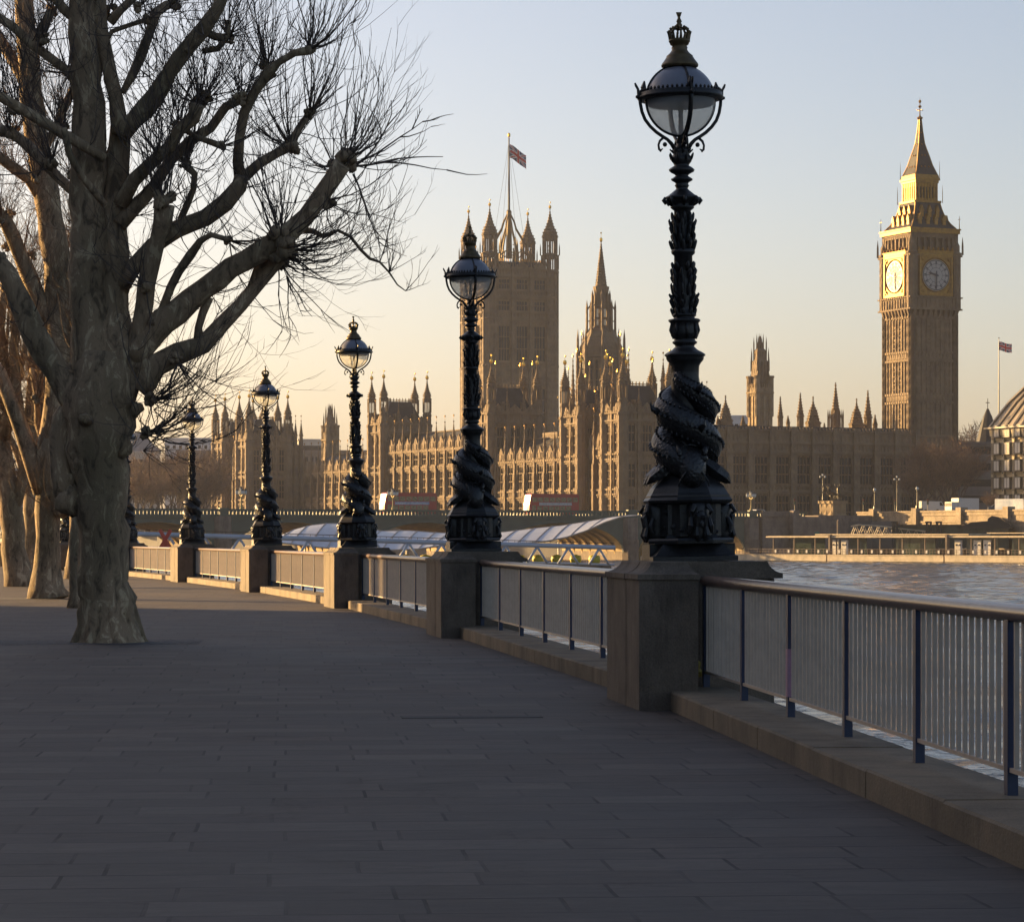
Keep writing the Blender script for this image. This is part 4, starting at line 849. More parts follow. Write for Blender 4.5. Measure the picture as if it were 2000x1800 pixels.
# ---- great square tower with flag ----
VR = R(20); VW = 25.5
root = thing('flag_tower', (-8.6, 918, 0), VR, 'great square tower with four corner turrets and a flagpole', 'tower')
mb = MB(); ZT = 86.5; mb.box(1.5,VW-.3,1.5,VW-.3,4,ZT)
rowsV = [(24,34),(38,50),(58.5,70),(74.6,78),(81.5,85)]
for T in (TN(3.6,.6), TRv(.6,VW-3.6)):
    gothic(mb, root, T, VW-7.2, 4, ZT+1.6, 3, rowsV, bw=1.3, bp=.7, wf=.6, nm=3, gable=2.5, pins=pin_t, pinsc=.9)
    mb.setT(T)
    for a,b in rowsV[1:3]:
        for i in range(3):
            c = (i+.5)*(VW-7.2)/3; mb.wallpoly([(c-2.3,b+.3),(c+2.3,b+.3),(c,b+4)],-.25,0)
    mb.setT(I4)
for i in (0,1):
    for j in (0,1):
        X = 2.4 + (VW-4.8)*i; Yy = 2.4+(VW-4.8)*j
        mb.lathe([(2.75,4),(2.75,56.5),(2.95,56.7),(2.95,57.2),(2.6,57.4),(2.6,71.6),(2.8,71.8),(2.8,72.3),(2.5,72.5),(2.5,79),(2.7,79.2),(2.7,79.6),(2.45,79.8),(2.45,88)],8,X,Yy,ph=R(22.5))
        for a in range(8):
            aa = R(45*a+22.5); mb.box(X+2.62*math.cos(aa)-.18,X+2.62*math.cos(aa)+.18,Yy+2.62*math.sin(aa)-.18,Yy+2.62*math.sin(aa)+.18,4,88)
for z in (20,36,53,57,72,79.5): mb.box(.35,VW-.35,.35,1.2,z-.25,z+.25); mb.box(.35,1.2,1.2,VW-.35,z-.25,z+.25)
mb.build('wall', stone, root)
tv = turret_mesh('turret', 2.75, .8, 5.2, 11.2, 8.4)
for i in (0,1):
    for j in (0,1): inst('turret', tv, root, loc=(2.4+(VW-4.8)*i, 2.4+(VW-4.8)*j, 87.4))
r = MB(); steep_roof(r, 3,VW-3,3,VW-3,ZT,ZT+4.2,1.0); r.mat = 1; cresting(r,4.5,VW-4.5,4.5,VW-4.5,ZT+4.2); r.build('roof', [slate, goldpaint], root)
m = MB(); c = VW/2                                      # iron lantern crown carrying the pole
for q in range(8):
    a = R(45*q); ca, sa = math.cos(a), math.sin(a)
    for r0_,z0_,r1_,z1_,w in ((7.2,ZT+3,6.2,ZT+9,.42),(6.2,ZT+9,2.6,ZT+15.5,.34),(2.6,ZT+15.5,.5,ZT+20.5,.3),(5.2,ZT+3,4.2,ZT+9,.25)): m.tube([(c+r0_*ca,c+r0_*sa,z0_),(c+(r0_+r1_)/2*ca+.3*ca,c+(r0_+r1_)/2*sa+.3*sa,(z0_+z1_)/2),(c+r1_*ca,c+r1_*sa,z1_)],w,5)
    m.lathe([(.35,ZT+9),(.3,ZT+11),(.03,ZT+13)],5,c+6.4*ca,c+6.4*sa); a2 = a+R(22.5); m.tube([(c+6.9*ca,c+6.9*sa,ZT+6.5),(c+6.5*math.cos(a2),c+6.5*math.sin(a2),ZT+8.4),(c+6.9*math.cos(a+R(45)),c+6.9*math.sin(a+R(45)),ZT+6.5)],.2,4)
m.lathe([(7.3,ZT+2.6),(7.6,ZT+2.8),(7.6,ZT+3.6),(6.9,ZT+3.7)],8,c,c); m.lathe([(1.1,ZT+6),(.9,ZT+16),(.6,ZT+20),(.9,ZT+20.4),(.9,ZT+21.4),(.4,ZT+22)],8,c,c)
m.build('crown', mat('weathered_gilt', (.16,.105,.04), .55, metal=.2, var=.3, scale=1), root)
m = MB(); m.lathe([(.42,ZT+20),(.34,ZT+30),(.22,ZT+45.5)],8,c,c); m.mat = 1; m.lathe([(.05,ZT+45.5),(.5,ZT+45.8),(.5,ZT+46.6),(.05,ZT+47)],8,c,c); po = m.build('flagpole', [iron, gold], root)
m = MB()
for q in range(4): a = R(90*q+45); m.tube([(c+.2*math.cos(a),c+.2*math.sin(a),ZT+43),(c+6*math.cos(a),c+6*math.sin(a),ZT+9)],.05,3)
m.build('stay_wires', iron, root)
# ---- union flags ----
fb = mat('flag_blue', (.02,.03,.10), .7); fw = mat('flag_white', (.60,.57,.55), .7); frd = mat('flag_red', (.50,.025,.02), .7)
def flag(loc, W, H, label, ang, droop, curve=.12):
    root = thing('union_flag', loc, ang, label, 'flag'); nx, ny = 96, 48; m = MB()
    def colr(u, v):                         # u 0..2, v 0..1
        X, Yv = u-1, (v-.5)*2*.5
        if abs(X) < .10 or abs(Yv) < .10: return 2
        if abs(X) < .17 or abs(Yv) < .17: return 1
        d1 = abs(Yv - X*.5)/1.118; d2 = abs(Yv + X*.5)/1.118
        s_ = (X*.5-Yv) if d1 < d2 else (X*.5+Yv); dd = min(d1,d2)
        if dd < .034: return 2
        if dd < .10: return 1
        return 0
    g_ = []
    for i in range(nx+1):
        row = []
        for j in range(ny+1):
            u = i/nx; v = j/ny; row.append((W*u*.96, curve*W*math.sin(u*7+v*1.3)*u, H*v - droop*W*u**1.3 + .04*W*math.sin(u*6+1)))
        g_.append(m.av(row))
    for i in range(nx):
        for j in range(ny):
            m.mat = colr((i+.5)/nx*2, (j+.5)/ny); m.smooth = True; m.af([g_[i]+j, g_[i+1]+j, g_[i+1]+j+1, g_[i]+j+1])
    m.build('cloth', [fb,fw,frd], root); return root
pc_ = Matrix.Rotation(VR,4,'Z') @ Vector((c,c,0)) + Vector((-8.6,918,0))
flag((pc_.x+.3, pc_.y-.2, ZT+38.6), 5.6, 4.4, 'red white and blue flag flying on the great square tower', R(5), .62)
# ---- central octagonal spire ----
cx_, Yc = (1174-HX)/F*800, 800
root = thing('central_spire', (cx_,Yc,0), R(25), 'slender octagonal spire tower between the square tower and the largest lamp', 'spire')
k = Yc/F
def zc2(y): return CZ+(HY-y)*k
m = MB(); m.lathe([(6.4,4),(6.4,zc2(700)),(6.7,zc2(699)),(6.7,zc2(696)),(6.1,zc2(695)),(6.0,zc2(678)),(5.6,zc2(672)),(4.2,zc2(652)),(3.2,zc2(640))],8,ph=R(22.5))
for q in range(8):
    a = R(45*q+22.5); ca, sa = math.cos(a), math.sin(a)
    m.lathe([(.55,4),(.55,zc2(690)),(.4,zc2(680)),(.36,zc2(662)),(.03,zc2(643))],5,6.5*ca,6.5*sa)
    m.lathe([(.38,zc2(655)),(.34,zc2(600)),(.03,zc2(586))],5,3.95*ca,3.95*sa); m.tube([(3.9*ca,3.9*sa,zc2(606)),(3.2*ca,3.2*sa,zc2(598)),(2.4*ca,2.4*sa,zc2(595))],.18,4); m.tube([(3.9*ca,3.9*sa,zc2(628)),(2.5*ca,2.5*sa,zc2(626))],.14,4)
    m.lathe([(.4,zc2(640)),(.4,zc2(590)),(.3,zc2(575)),(.03,zc2(566))],5,2.45*ca,2.45*sa)
    for f_ in (.33,.67):
        b = a+R(45); X = 2.4*(ca*(1-f_)+math.cos(b)*f_); Yq = 2.4*(sa*(1-f_)+math.sin(b)*f_); m.lathe([(.13,zc2(640)),(.13,zc2(600))],4,X,Yq)
    for z0_,z1_ in ((692,682),(668,600+85)):pass
    b = a+R(22.5); m.setT(RZ(b)); m.box(5.5,6.15,-.5,.5,zc2(760),zc2(700)); m.setT(I4)
m.lathe([(2.5,zc2(640)),(2.5,zc2(637)),(2.3,zc2(636))],8,ph=R(22.5)); m.lathe([(2.3,zc2(623)),(2.5,zc2(622)),(2.3,zc2(620))],8,ph=R(22.5))
m.lathe([(2.5,zc2(602)),(2.6,zc2(600)),(2.3,zc2(590)),(2.0,zc2(575)),(2.25,zc2(562)),(2.3,zc2(560)),(1.55,zc2(559.5))],8,ph=R(22.5))
pr = []; n = 16
for i in range(n+1):
    t = i/n; r = 1.5*(1-t)+.1; z = zc2(559)+(zc2(474)-zc2(559))*t; pr += [(r,z),(r+.14*(1-.5*t),z+.35),(r*.98,z+.42)]
m.lathe(pr,8,ph=R(22.5)); m.mat = 1; m.lathe([(.1,zc2(474)),(.45,zc2(470)),(.45,zc2(466)),(.08,zc2(464)),(.05,zc2(456))],6); m.ball((0,0,zc2(455)),.25,6)
m.build('spire', [stone, gold], root)
m = MB(); m.box(-13,13,-13,13,4,31); m.build('base', stone, root)
for q in range(8):
    a = R(45*q); inst('window', winmesh(2.0,9,stone,2,2), root, M=TR(6.35*.924*math.cos(a),6.35*.924*math.sin(a),zc2(765))@RZ(a+R(90))@TR(0,-.35))
# smaller vent towers, spirelets and chimneys around it
rt = thing('roof_turrets', PC + D2*16 + D1*14, RZP, 'crowd of small stone turrets on the roofs below the octagonal spire', 'roof turrets')
m = MB(); m.box(-4,24,-14,40,4,25.6); m.build('range', stone, rt)
for x, ytip, w, Yo in ((1119,690,8,26),(1127,680,6,20),(1136,645,5,30),(1212,646,5,10),(1228,677,5,6),(1152,705,10,16),(1186,690,7,10),(1197,700,9,6),(1110,715,6,30),(1144,730,8,20),(1206,720,9,4),(1275,700,6,-10),(1040,705,4,60),(1016,708,4,60),(968,704,4,64),(1090,772,3,40),(1163,760,4,6)):
    p0 = PC + D2*16 + D1*14; t = (x-HX)/F; q_ = (t*(p0.y+D2.y*Yo)-(p0.x+D2.x*Yo))/(D1.x-t*D1.y); Yq = (p0+D2*Yo+D1*q_).y; kk = Yq/F; zt_ = CZ+(HY-ytip)*kk; rr = w*.5*kk; H = zt_-20
    m = MB(); m.lathe([(rr*1.1,0),(rr*1.1,H*.55),(rr*1.35,H*.56),(rr*1.35,H*.58),(rr,H*.6)],8); pr=[]
    for i in range(9): tt = i/8; r_ = rr*(1-tt)**1.3+.06; z = H*.6+(H*.36)*tt; pr += [(r_,z),(r_+.16*(1-.5*tt),z+H*.018),(r_*.93,z+H*.022)]
    m.lathe(pr,8); m.mat = 1; m.lathe([(.05,H*.96),(.26,H*.965),(.26,H*.98),(.04,H*.985),(.03,H)],5); inst('turret', m.mesh('turret',[stone,gold]), rt, loc=(q_,Yo,20))
# ---- clock tower ----
CW = 13.0; root = thing('clock_tower', (95.1,683,0), R(24), 'tall clock tower with a gilded sunlit clock face and pointed spire', 'clock tower')
def zb(y): return CZ+(HY-y)*(690/F)
c = CW/2; mb = MB(); mb.box(.5,CW-.5,.5,CW-.5,4,zb(612))
for fi in range(4):
    T = TR(c,c)@RZ(R(-90*fi))@TR(-c,-c); mb.setT(T)
    bands = [zb(853),zb(787),zb(771),zb(706),zb(690),zb(622)]
    for x in (0,CW): pass
    for i in range(8):
        x = 1.9+(CW-3.8)*i/7; mb.box(x-.22,x+.22,.05,.5,4,zb(620))
    mb.box(1.2,CW-1.2,.28,.5,4,zb(612))
    for z in bands: mb.box(-.1,CW+.1,-.1,.5,z-.28,z+.28)
    for a,b in ((771,787),(690,706)):
        for i in range(7): x = 1.9+(CW-3.8)*(i+.5)/7; mb.box(x-.35,x+.35,.0,.5,zb(b)+.4,zb(a)-.4)
    for i in (1,2,4,5):
        for (a,b) in ((850,792),(766,710),(686,632)):
            x = 1.9+(CW-3.8)*(i+.5)/7
            for zz0,zz1 in ((zb(a)+.6,(zb(a)+zb(b))/2-.5),((zb(a)+zb(b))/2+.3,zb(b)-.8)): inst('window', winmesh(.55,round(zz1-zz0,1),stone,0,1), root, M=T@TR(x,.22,zz0)) if fi in (0,1) and i in (2,4) else None
    for x in (.55,CW-.55):
        mb.lathe([(.95,4),(.95,zb(616))],8,x,.55); 
    # corbel table, arcade under the clock
    for i in range(9): x = .8+(CW-1.6)*i/8; mb.fr(x-.25,x+.25,-.05,.5,zb(626),x-.3,x+.3,-.8,.5,zb(606))
mb.setT(I4); e = .55
mb.box(-e,CW+e,-e,CW+e,zb(607),zb(584)); mb.box(-e-.3,CW+e+.3,-e-.3,CW+e+.3,zb(608),zb(605)); mb.box(-e-.35,CW+e+.35,-e-.35,CW+e+.35,zb(585),zb(582.5))
mb.box(-e+.5,CW+e-.5,-e+.5,CW+e-.5,zb(583),zb(500)); mb.box(-e-.3,CW+e+.3,-e-.3,CW+e+.3,zb(504),zb(500.5))
for i in (0,1):
    for j in (0,1):
        X = -e+.9+(CW+2*e-1.8)*i; Yy = -e+.9+(CW+2*e-1.8)*j; mb.lathe([(1.25,zb(606)),(1.25,zb(500)),(1.45,zb(499)),(1.45,zb(496)),(1.0,zb(494)),(1.0,zb(482)),(.75,zb(478)),(.05,zb(464))],8,X,Yy,ph=R(22.5))
for fi in range(4):
    T = TR(c,c)@RZ(R(-90*fi))@TR(-c,-c); mb.setT(T)
    for i in range(11): x = .4+(CW-.8)*i/10; mb.box(x-.22,x+.22,-e-.2,-e,zb(604),zb(587))
    for x in (.6,CW-.6): mb.box(x-.75,x+.75,-e-.05,-e+.5,zb(583),zb(500))
mb.setT(I4); mb.build('shaft', stone, root)
bf = MB()                                       # belfry arcade and cornice
bf.box(1.2,CW-1.2,1.2,CW-1.2,zb(500),zb(458))
for fi in range(4):
    T = TR(c,c)@RZ(R(-90*fi))@TR(-c,-c); bf.setT(T)
    for i in range(8): x = .5+(CW-1.0)*i/7; bf.box(x-.28,x+.28,.1,.9,zb(495),zb(466))
    bf.box(0,CW,0,1.2,zb(498),zb(494)); bf.box(0,CW,.0,1.2,zb(468),zb(462)); bf.box(-.1,CW+.1,-.1,1.2,zb(463),zb(459))
    for x in (.7,CW-.7): bf.box(x-.8,x+.8,-.05,1.0,zb(498),zb(462))
bf.setT(I4); bf.build('belfry', stone, root)
gd = MB()
for fi in range(4):
    T = TR(c,c)@RZ(R(-90*fi))@TR(-c,-c); gd.setT(T)
    gd.box(1.6,CW-1.6,-e-.12,-e+.3,zb(503),zb(493)); gd.box(1.4,CW-1.4,-e-.3,-e+.3,zb(494.5),zb(493)); gd.box(-.4,CW+.4,-.45,.4,zb(459),zb(450)); gd.box(-.6,CW+.6,-.65,.4,zb(452),zb(449.5))
    for i in range(8): x = 1.8+(CW-3.6)*i/7; gd.lathe([(.2,zb(493)),(.35,zb(490)),(.05,zb(486))],5,x,-e)
gd.setT(I4); gd.build('cornice', goldpaint, root)
dial = mat('dial_glass', (.34,.325,.30), .7); tick = mat('dial_black', (.03,.03,.035), .4)
def clock(fi):
    T = TR(c,c)@RZ(R(-90*fi))@TR(-c,-c)@TR(c,-e-.02,zb(541)); Rd = 3.75
    m = MB()
    m.box(-4.55,4.55,-.04,.5,-4.7,4.7)
    for s_ in (-1,1): m.box(s_*4.4-.25,s_*4.4+.25,-.30,0,-4.9,4.9); m.box(-4.6,4.6,-.30,0,s_*4.65-.3,s_*4.65+.3)
    pts = [(Rd*1.03*math.cos(a),Rd*1.03*math.sin(a)) for a in [6.283*q/36 for q in range(36)]]
    i0 = m.av([(x,-.06,z) for x,z in pts]); i1 = m.av([(x*1.07,-.06,z*1.07) for x,z in pts]); i2 = m.av([(x*1.05,-.32,z*1.05) for x,z in pts])
    for q in range(36): q2=(q+1)%36; m.af([i0+q,i0+q2,i2+q2,i2+q]); m.af([i2+q,i2+q2,i1+q2,i1+q])
    for sx in (-1,1):
        for sz in (-1,1): m.tube([(sx*3.2,-.06,sz*4.0),(sx*3.9,-.12,sz*3.9),(sx*4.0,-.06,sz*3.2)],.2,5); m.ball((sx*3.6,-.06,sz*3.6),.35,6)
    o = inst('clock_face', m.mesh('clock_face',[goldpaint]), root, M=T)
    d = MB(); i = d.av([(x*.97,-.09,z*.97) for x,z in pts]); d.af([i+q for q in range(36)]); d.mat = 1
    def ring(r0,r1,y):
        a0 = d.av([(r0*math.cos(a),y,r0*math.sin(a)) for a in [6.283*q/36 for q in range(36)]]); a1 = d.av([(r1*math.cos(a),y,r1*math.sin(a)) for a in [6.283*q/36 for q in range(36)]])
        for q in range(36): q2=(q+1)%36; d.af([a0+q,a0+q2,a1+q2,a1+q])
    ring(3.45,3.66,-.10); ring(2.62,2.72,-.10); ring(1.72,1.80,-.10)
    for h in range(12):
        a = R(30*h); ca, sa = math.sin(a), math.cos(a)
        for off, w, r0_, r1_ in ((0,.055,1.75,3.5),(-.22,.06,2.72,3.3),(.22,.06,2.72,3.3),(.11,.05,2.72,3.3)):
            p = [(r0_,off-w),(r1_,off-w),(r1_,off+w),(r0_,off+w)]; i = d.av([(r*ca+o_*sa,-.105,r*sa-o_*ca) for r,o_ in p]); d.af([i,i+1,i+2,i+3])
    for h in range(60):
        a = R(6*h); ca, sa = math.sin(a), math.cos(a); i = d.av([(r*ca+o_*sa,-.108,r*sa-o_*ca) for r,o_ in ((3.3,-.03),(3.5,-.03),(3.5,.03),(3.3,.03))]); d.af([i,i+1,i+2,i+3])
    dd = inst('dial', d.mesh('dial',[dial,tick]), o, M=I4)
    def hand(nm, ang, L, w, y):
        h = MB(); a = R(ang); ca, sa = math.sin(a), math.cos(a)
        def q(pts): i = h.av([(r*ca+o_*sa,yy,r*sa-o_*ca) for yy in (y,y-.08) for r,o_ in pts]); n = len(pts); h.af([i+k for k in range(n)]); h.af([i+n+k for k in range(n)][::-1]); [h.af([i+k,i+(k+1)%n,i+n+(k+1)%n,i+n+k]) for k in range(n)]
        q([(-L*.28,-w),(-L*.28,w),(0,w*1.3),(L*.62,w),(L*.7,w*1.9),(L,0.02),(L*.7,-w*1.9),(L*.62,-w),(0,-w*1.3)])
        inst(nm, h.mesh(nm,[tick]), o, M=I4)
    hand('hour_hand', 285, 2.3, .20, -.2); hand('minute_hand', 180, 3.5, .13, -.34)
for fi in range(4): clock(fi)
rf = MB(); h0, h1 = c+.5, 4.35
def psq(m, lst):
    for (a,za),(b,zb_) in zip(lst,lst[1:]): m.fr(c-a,c+a,c-a,c+a,za,c-b,c+b,c-b,c+b,zb_)
psq(rf, [(6.3,zb(450)),(5.35,zb(440)),(4.35,zb(425)),(3.8,zb(410)),(3.45,zb(397))])
rf.mat = 1
for fi in range(4):
    T = TR(c,c)@RZ(R(-90*fi)); rf.setT(T)
    for y,hw,n in ((438,4.5,4),(420,3.3,3)):
        zz_ = zb(y); base = {438:5.25,420:4.2}[y]
        for i in range(n):
            x = -hw+2*hw*(i+.5)/n; rf.box(x-.45,x+.45,-base-.25,-base+1.4,zz_-.8,zz_+.7); rf.wallpoly([(x-.6,zz_+.7),(x+.6,zz_+.7),(x,zz_+2.2)],-base-.35,-base+1.3)
    rf.tube([(-6.3,-6.3,zb(449)),(-5.3,-5.3,zb(439)),(-4.3,-4.3,zb(424)),(-3.8,-3.8,zb(410)),(-3.45,-3.45,zb(397))],.14,4)
rf.setT(I4); rf.build('lower_roof', [slate, goldpaint], root)
ln = MB(); ln.box(c-2.5,c+2.5,c-2.5,c+2.5,zb(396),zb(356)); ln.mat = 1
ln.box(c-3.7,c+3.7,c-3.7,c+3.7,zb(397),zb(393)); ln.box(c-3.25,c+3.25,c-3.25,c+3.25,zb(358),zb(352)); ln.box(c-3.5,c+3.5,c-3.5,c+3.5,zb(353),zb(349)); psq(ln,[(3.35,zb(349)),(3.2,zb(342))])
for fi in range(4):
    T = TR(c,c)@RZ(R(-90*fi)); ln.setT(T)
    for i in range(8): x = -2.9+5.8*i/7; ln.box(x-.17,x+.17,-3.1,-2.7,zb(393),zb(358)); 
    for i in range(7): x = -2.9+5.8*(i+.5)/7; ln.box(x-.28,x+.28,-2.98,-2.75,zb(366),zb(358)); ln.box(x-.28,x+.28,-2.98,-2.75,zb(393),zb(388))
    ln_ = ln; ln = MB(); ln.setT(T); ln.lathe([(.1,zb(397)),(.08,zb(375)),(.02,zb(362))],4,-3.9,-3.9); ln.build('pinnacle', goldpaint, root); ln = MB(); ln.setT(T); ln.lathe([(.1,zb(349)),(.07,zb(330)),(.02,zb(314))],4,-3.4,-3.4); ln.build('pinnacle', goldpaint, root); ln = MB(); ln.setT(T)
    ln.lathe([(.16,zb(455)),(.1,zb(440)),(.05,zb(424))],4,-c-.3,-c-.3); ln.box(-c-.8,-c+.2,-c-.34,-c-.26,zb(431),zb(430)); ln.build('pinnacle', goldpaint, root); ln = MB(); ln.setT(T); ln.lathe([(.3,zb(500)),(.25,zb(480)),(.03,zb(465))],4,-c-e-.3,-c-e-.3); ln.build('pinnacle', stone, root); ln = ln_
ln.setT(I4); ln.build('upper_stage', [tick, goldpaint], root)
sp = MB(); lst = [(3.1,zb(343)),(2.2,zb(323)),(1.55,zb(302)),(1.15,zb(290)),(.82,zb(279)),(.5,zb(256)),(.32,zb(238)),(.26,zb(232))]; psq(sp, lst); sp.mat = 1
for fi in range(4):
    T = TR(c,c)@RZ(R(-90*fi)); sp.setT(T); sp.tube([(-a,-a,z) for a,z in lst],.12,4)
    for y,hw,n,b in ((326,1.5,3,2.3),(303,.8,2,1.6),(281,.4,1,.87),(258,.3,1,.52)):
        for i in range(n): x = -hw+2*hw*(i+.5)/n if n > 1 else 0; sp.ball((x,-b-.02,zb(y)),.22,6)
sp.setT(I4); sp.lathe([(.3,zb(233)),(.75,zb(230)),(.8,zb(228)),(.3,zb(226)),(.16,zb(223)),(.12,zb(210)),(.5,zb(206)),(.12,zb(204)),(.1,zb(200)),(.35,zb(198)),(.35,zb(195)),(.05,zb(193)),(.03,zb(188))],6,c,c)
sp.box(c-.9,c+.9,c-.06,c+.06,zb(214),zb(212.8)); sp.box(c-.06,c+.06,c-.9,c+.9,zb(214),zb(212.8)); sp.build('spire', [slate, goldpaint], root)
# ================= bridge =================
BR = math.atan(.5); green = mat('bridge_green', (.034,.060,.046), .5, var=.25, scale=.4); soff = mat('arch_soffit', (.34,.24,.11), .8, var=.3, scale=.5)  # soffit: reflected light under the arches put into a lighter yellow colour
asph = mat('asphalt', (.05,.05,.052), .85, var=.2, scale=1)
root = thing('road_bridge', (24.4,569,0), BR, 'low green painted arched road bridge crossing the river in front of the palace', 'bridge')
def arch_bridge():
    m = MB(); s_ = MB(); s_.mat = 0; BW = 26
    piers = [-113.4,-87.0,-59.6,-31.8,-1.0,27.0]
    def dz(x): return 5.55-.0009*abs(x+40)*1.0
    for a, b in zip(piers, piers[1:]):
        x0, x1 = a+1.7, b-1.7; n = 28; c_ = (x0+x1)/2; h = (x1-x0)/2
        zf = lambda x: -1.2+5.7*math.sqrt(max(0,1-((x-c_)/h)**2))
        for i in range(n):
            xa = c_-h*math.cos(math.pi*i/n); xb = c_-h*math.cos(math.pi*(i+1)/n); za, zb2 = zf(xa), zf(xb)
            m.quad((xa,0,za),(xb,0,zb2),(xb,0,5.6),(xa,0,5.6)); m.quad((xb,BW,zb2),(xa,BW,za),(xa,BW,5.6),(xb,BW,5.6))
            s_.quad((xb,.35,zb2),(xa,.35,za),(xa,BW,za),(xb,BW,zb2))
            m.quad((xa,-.22,za),(xb,-.22,zb2),(xb,-.22,zb2+.55),(xa,-.22,za+.55)); m.quad((xa,-.22,za+.55),(xb,-.22,zb2+.55),(xb,0,zb2+.55),(xa,0,za+.55)); m.quad((xb,-.22,zb2),(xa,-.22,za),(xa,.35,za),(xb,.35,zb2))
            for r_ in range(1,8):
                y = r_*BW/7.5; s_.quad((xa,y-.2,za-.5),(xb,y-.2,zb2-.5),(xb,y-.2,zb2),(xa,y-.2,za)); s_.quad((xa,y-.2,za-.5),(xa,y+.2,za-.5),(xb,y+.2,zb2-.5),(xb,y-.2,zb2-.5))
        for sx in (-1,1):               # spandrel roundels
            for q in range(2):
                X = c_+sx*h*(.80-.22*q); rr = .85-.3*q; Z = 3.7+.6*q; m.lathe([(rr,0),(rr*.8,.12)],12) if False else None
                for aa in range(12): t0, t1 = R(30*aa), R(30*aa+30); m.quad((X+rr*math.cos(t0),-.1,Z+rr*math.sin(t0)),(X+rr*math.cos(t1),-.1,Z+rr*math.sin(t1)),(X+rr*.75*math.cos(t1),-.1,Z+rr*.75*math.sin(t1)),(X+rr*.75*math.cos(t0),-.1,Z+rr*.75*math.sin(t0)))
    m.build('arch_span', green, root); s_.build('soffit', soff, root)
    for p in piers:
        q = MB(); q.poly([(p-1.72,.3),(p-1.2,-1.2),(p,-2.6),(p+1.2,-1.2),(p+1.72,.3),(p+1.72,BW),(p-1.72,BW)],-6,1.2); q.poly([(p-1.7,0.05),(p-1.1,-1.0),(p+1.1,-1.0),(p+1.7,.05),(p+1.7,BW-.1),(p-1.7,BW-.1)],1.2,5.6); q.build('pier', emb_stone, root)
    d = MB(); d.box(-200,66,.2,BW,5.0,5.9); d.build('deck', asph, root)
    for y in (-.35, BW):
        w = MB(); w.box(-200,40,y,y+.35,5.35,5.95); w.box(-200,40,y-.12,y+.47,5.6,5.75); w.box(-200,40,y,y+.35,6.55,6.85); w.box(-200,40,y-.08,y+.43,6.8,6.95)
        for i in range(330): x = -200+i*.727; w.box(x,x+.40,y+.08,y+.27,5.95,6.55)
        for p in piers: w.box(p-.9,p+.9,y-.35,y+.5,4.9,7.15)
        w.build('parapet', green, root)
arch_bridge()
BM = Matrix.Translation((24.4,569,0)) @ RZ(BR)
def onb(x, y, z): return BM @ Vector((x,y,z))
# ---- lamps on the bridge ----
lampglass = mat('lantern_glass', (.55,.57,.56), .2)
def bridge_lamp():
    r = thing('bridge_lamp', (0,0,0)); m = MB(); m.lathe([(.35,0),(.3,.3),(.16,.5),(.10,1.2),(.14,1.3),(.09,1.5),(.08,2.6)],8); m.tube([(-.85,0,2.7),(-.6,0,2.35),(0,0,2.2),(.6,0,2.35),(.85,0,2.7)],.07,5); m.tube([(0,-.7,2.7),(0,0,2.2),(0,.7,2.7)],.07,5); m.lathe([(.08,2.5),(.06,3.1)],6); m.build('post', mat('lamp_gilt',(.32,.25,.10),.5,metal=.3) if 'lamp_gilt' not in bpy.data.materials else bpy.data.materials['lamp_gilt'], r)
    l = MB(); l.lathe([(.12,0),(.28,.1),(.34,.65)],8); l.mat = 1; l.lathe([(.36,.65),(.3,.85),(.06,1.0),(.05,1.2)],8); lm_ = l.mesh('lantern',[lampglass,iron])
    for x,y,z in ((-.85,0,2.7),(.85,0,2.7),(0,0,3.1),(0,-.7,2.7),(0,.7,2.7)): inst('lantern', lm_, r, loc=(x,y,z))
    return r
bl = bridge_lamp()
for i,(lx,lab) in enumerate(((-83.5,'multi-lantern lamp on the bridge right of the fifth riverside lamp'),(-52.7,'multi-lantern lamp on the bridge in front of the left bus'),(26.8,'multi-lantern lamp on the bridge end, right of the largest lamp'),(20.5,'multi-lantern lamp on the bridge close against the largest lamp'))):
    o = bl if i == 0 else copy_tree(bl); o.location = onb(lx,-.15 if i != 3 else 26,6.95 if i != 2 else 7.1); o.rotation_euler = (0,0,BR); tag(o, lab, 'bridge lamp', 'multi-lantern lamps along the bridge')
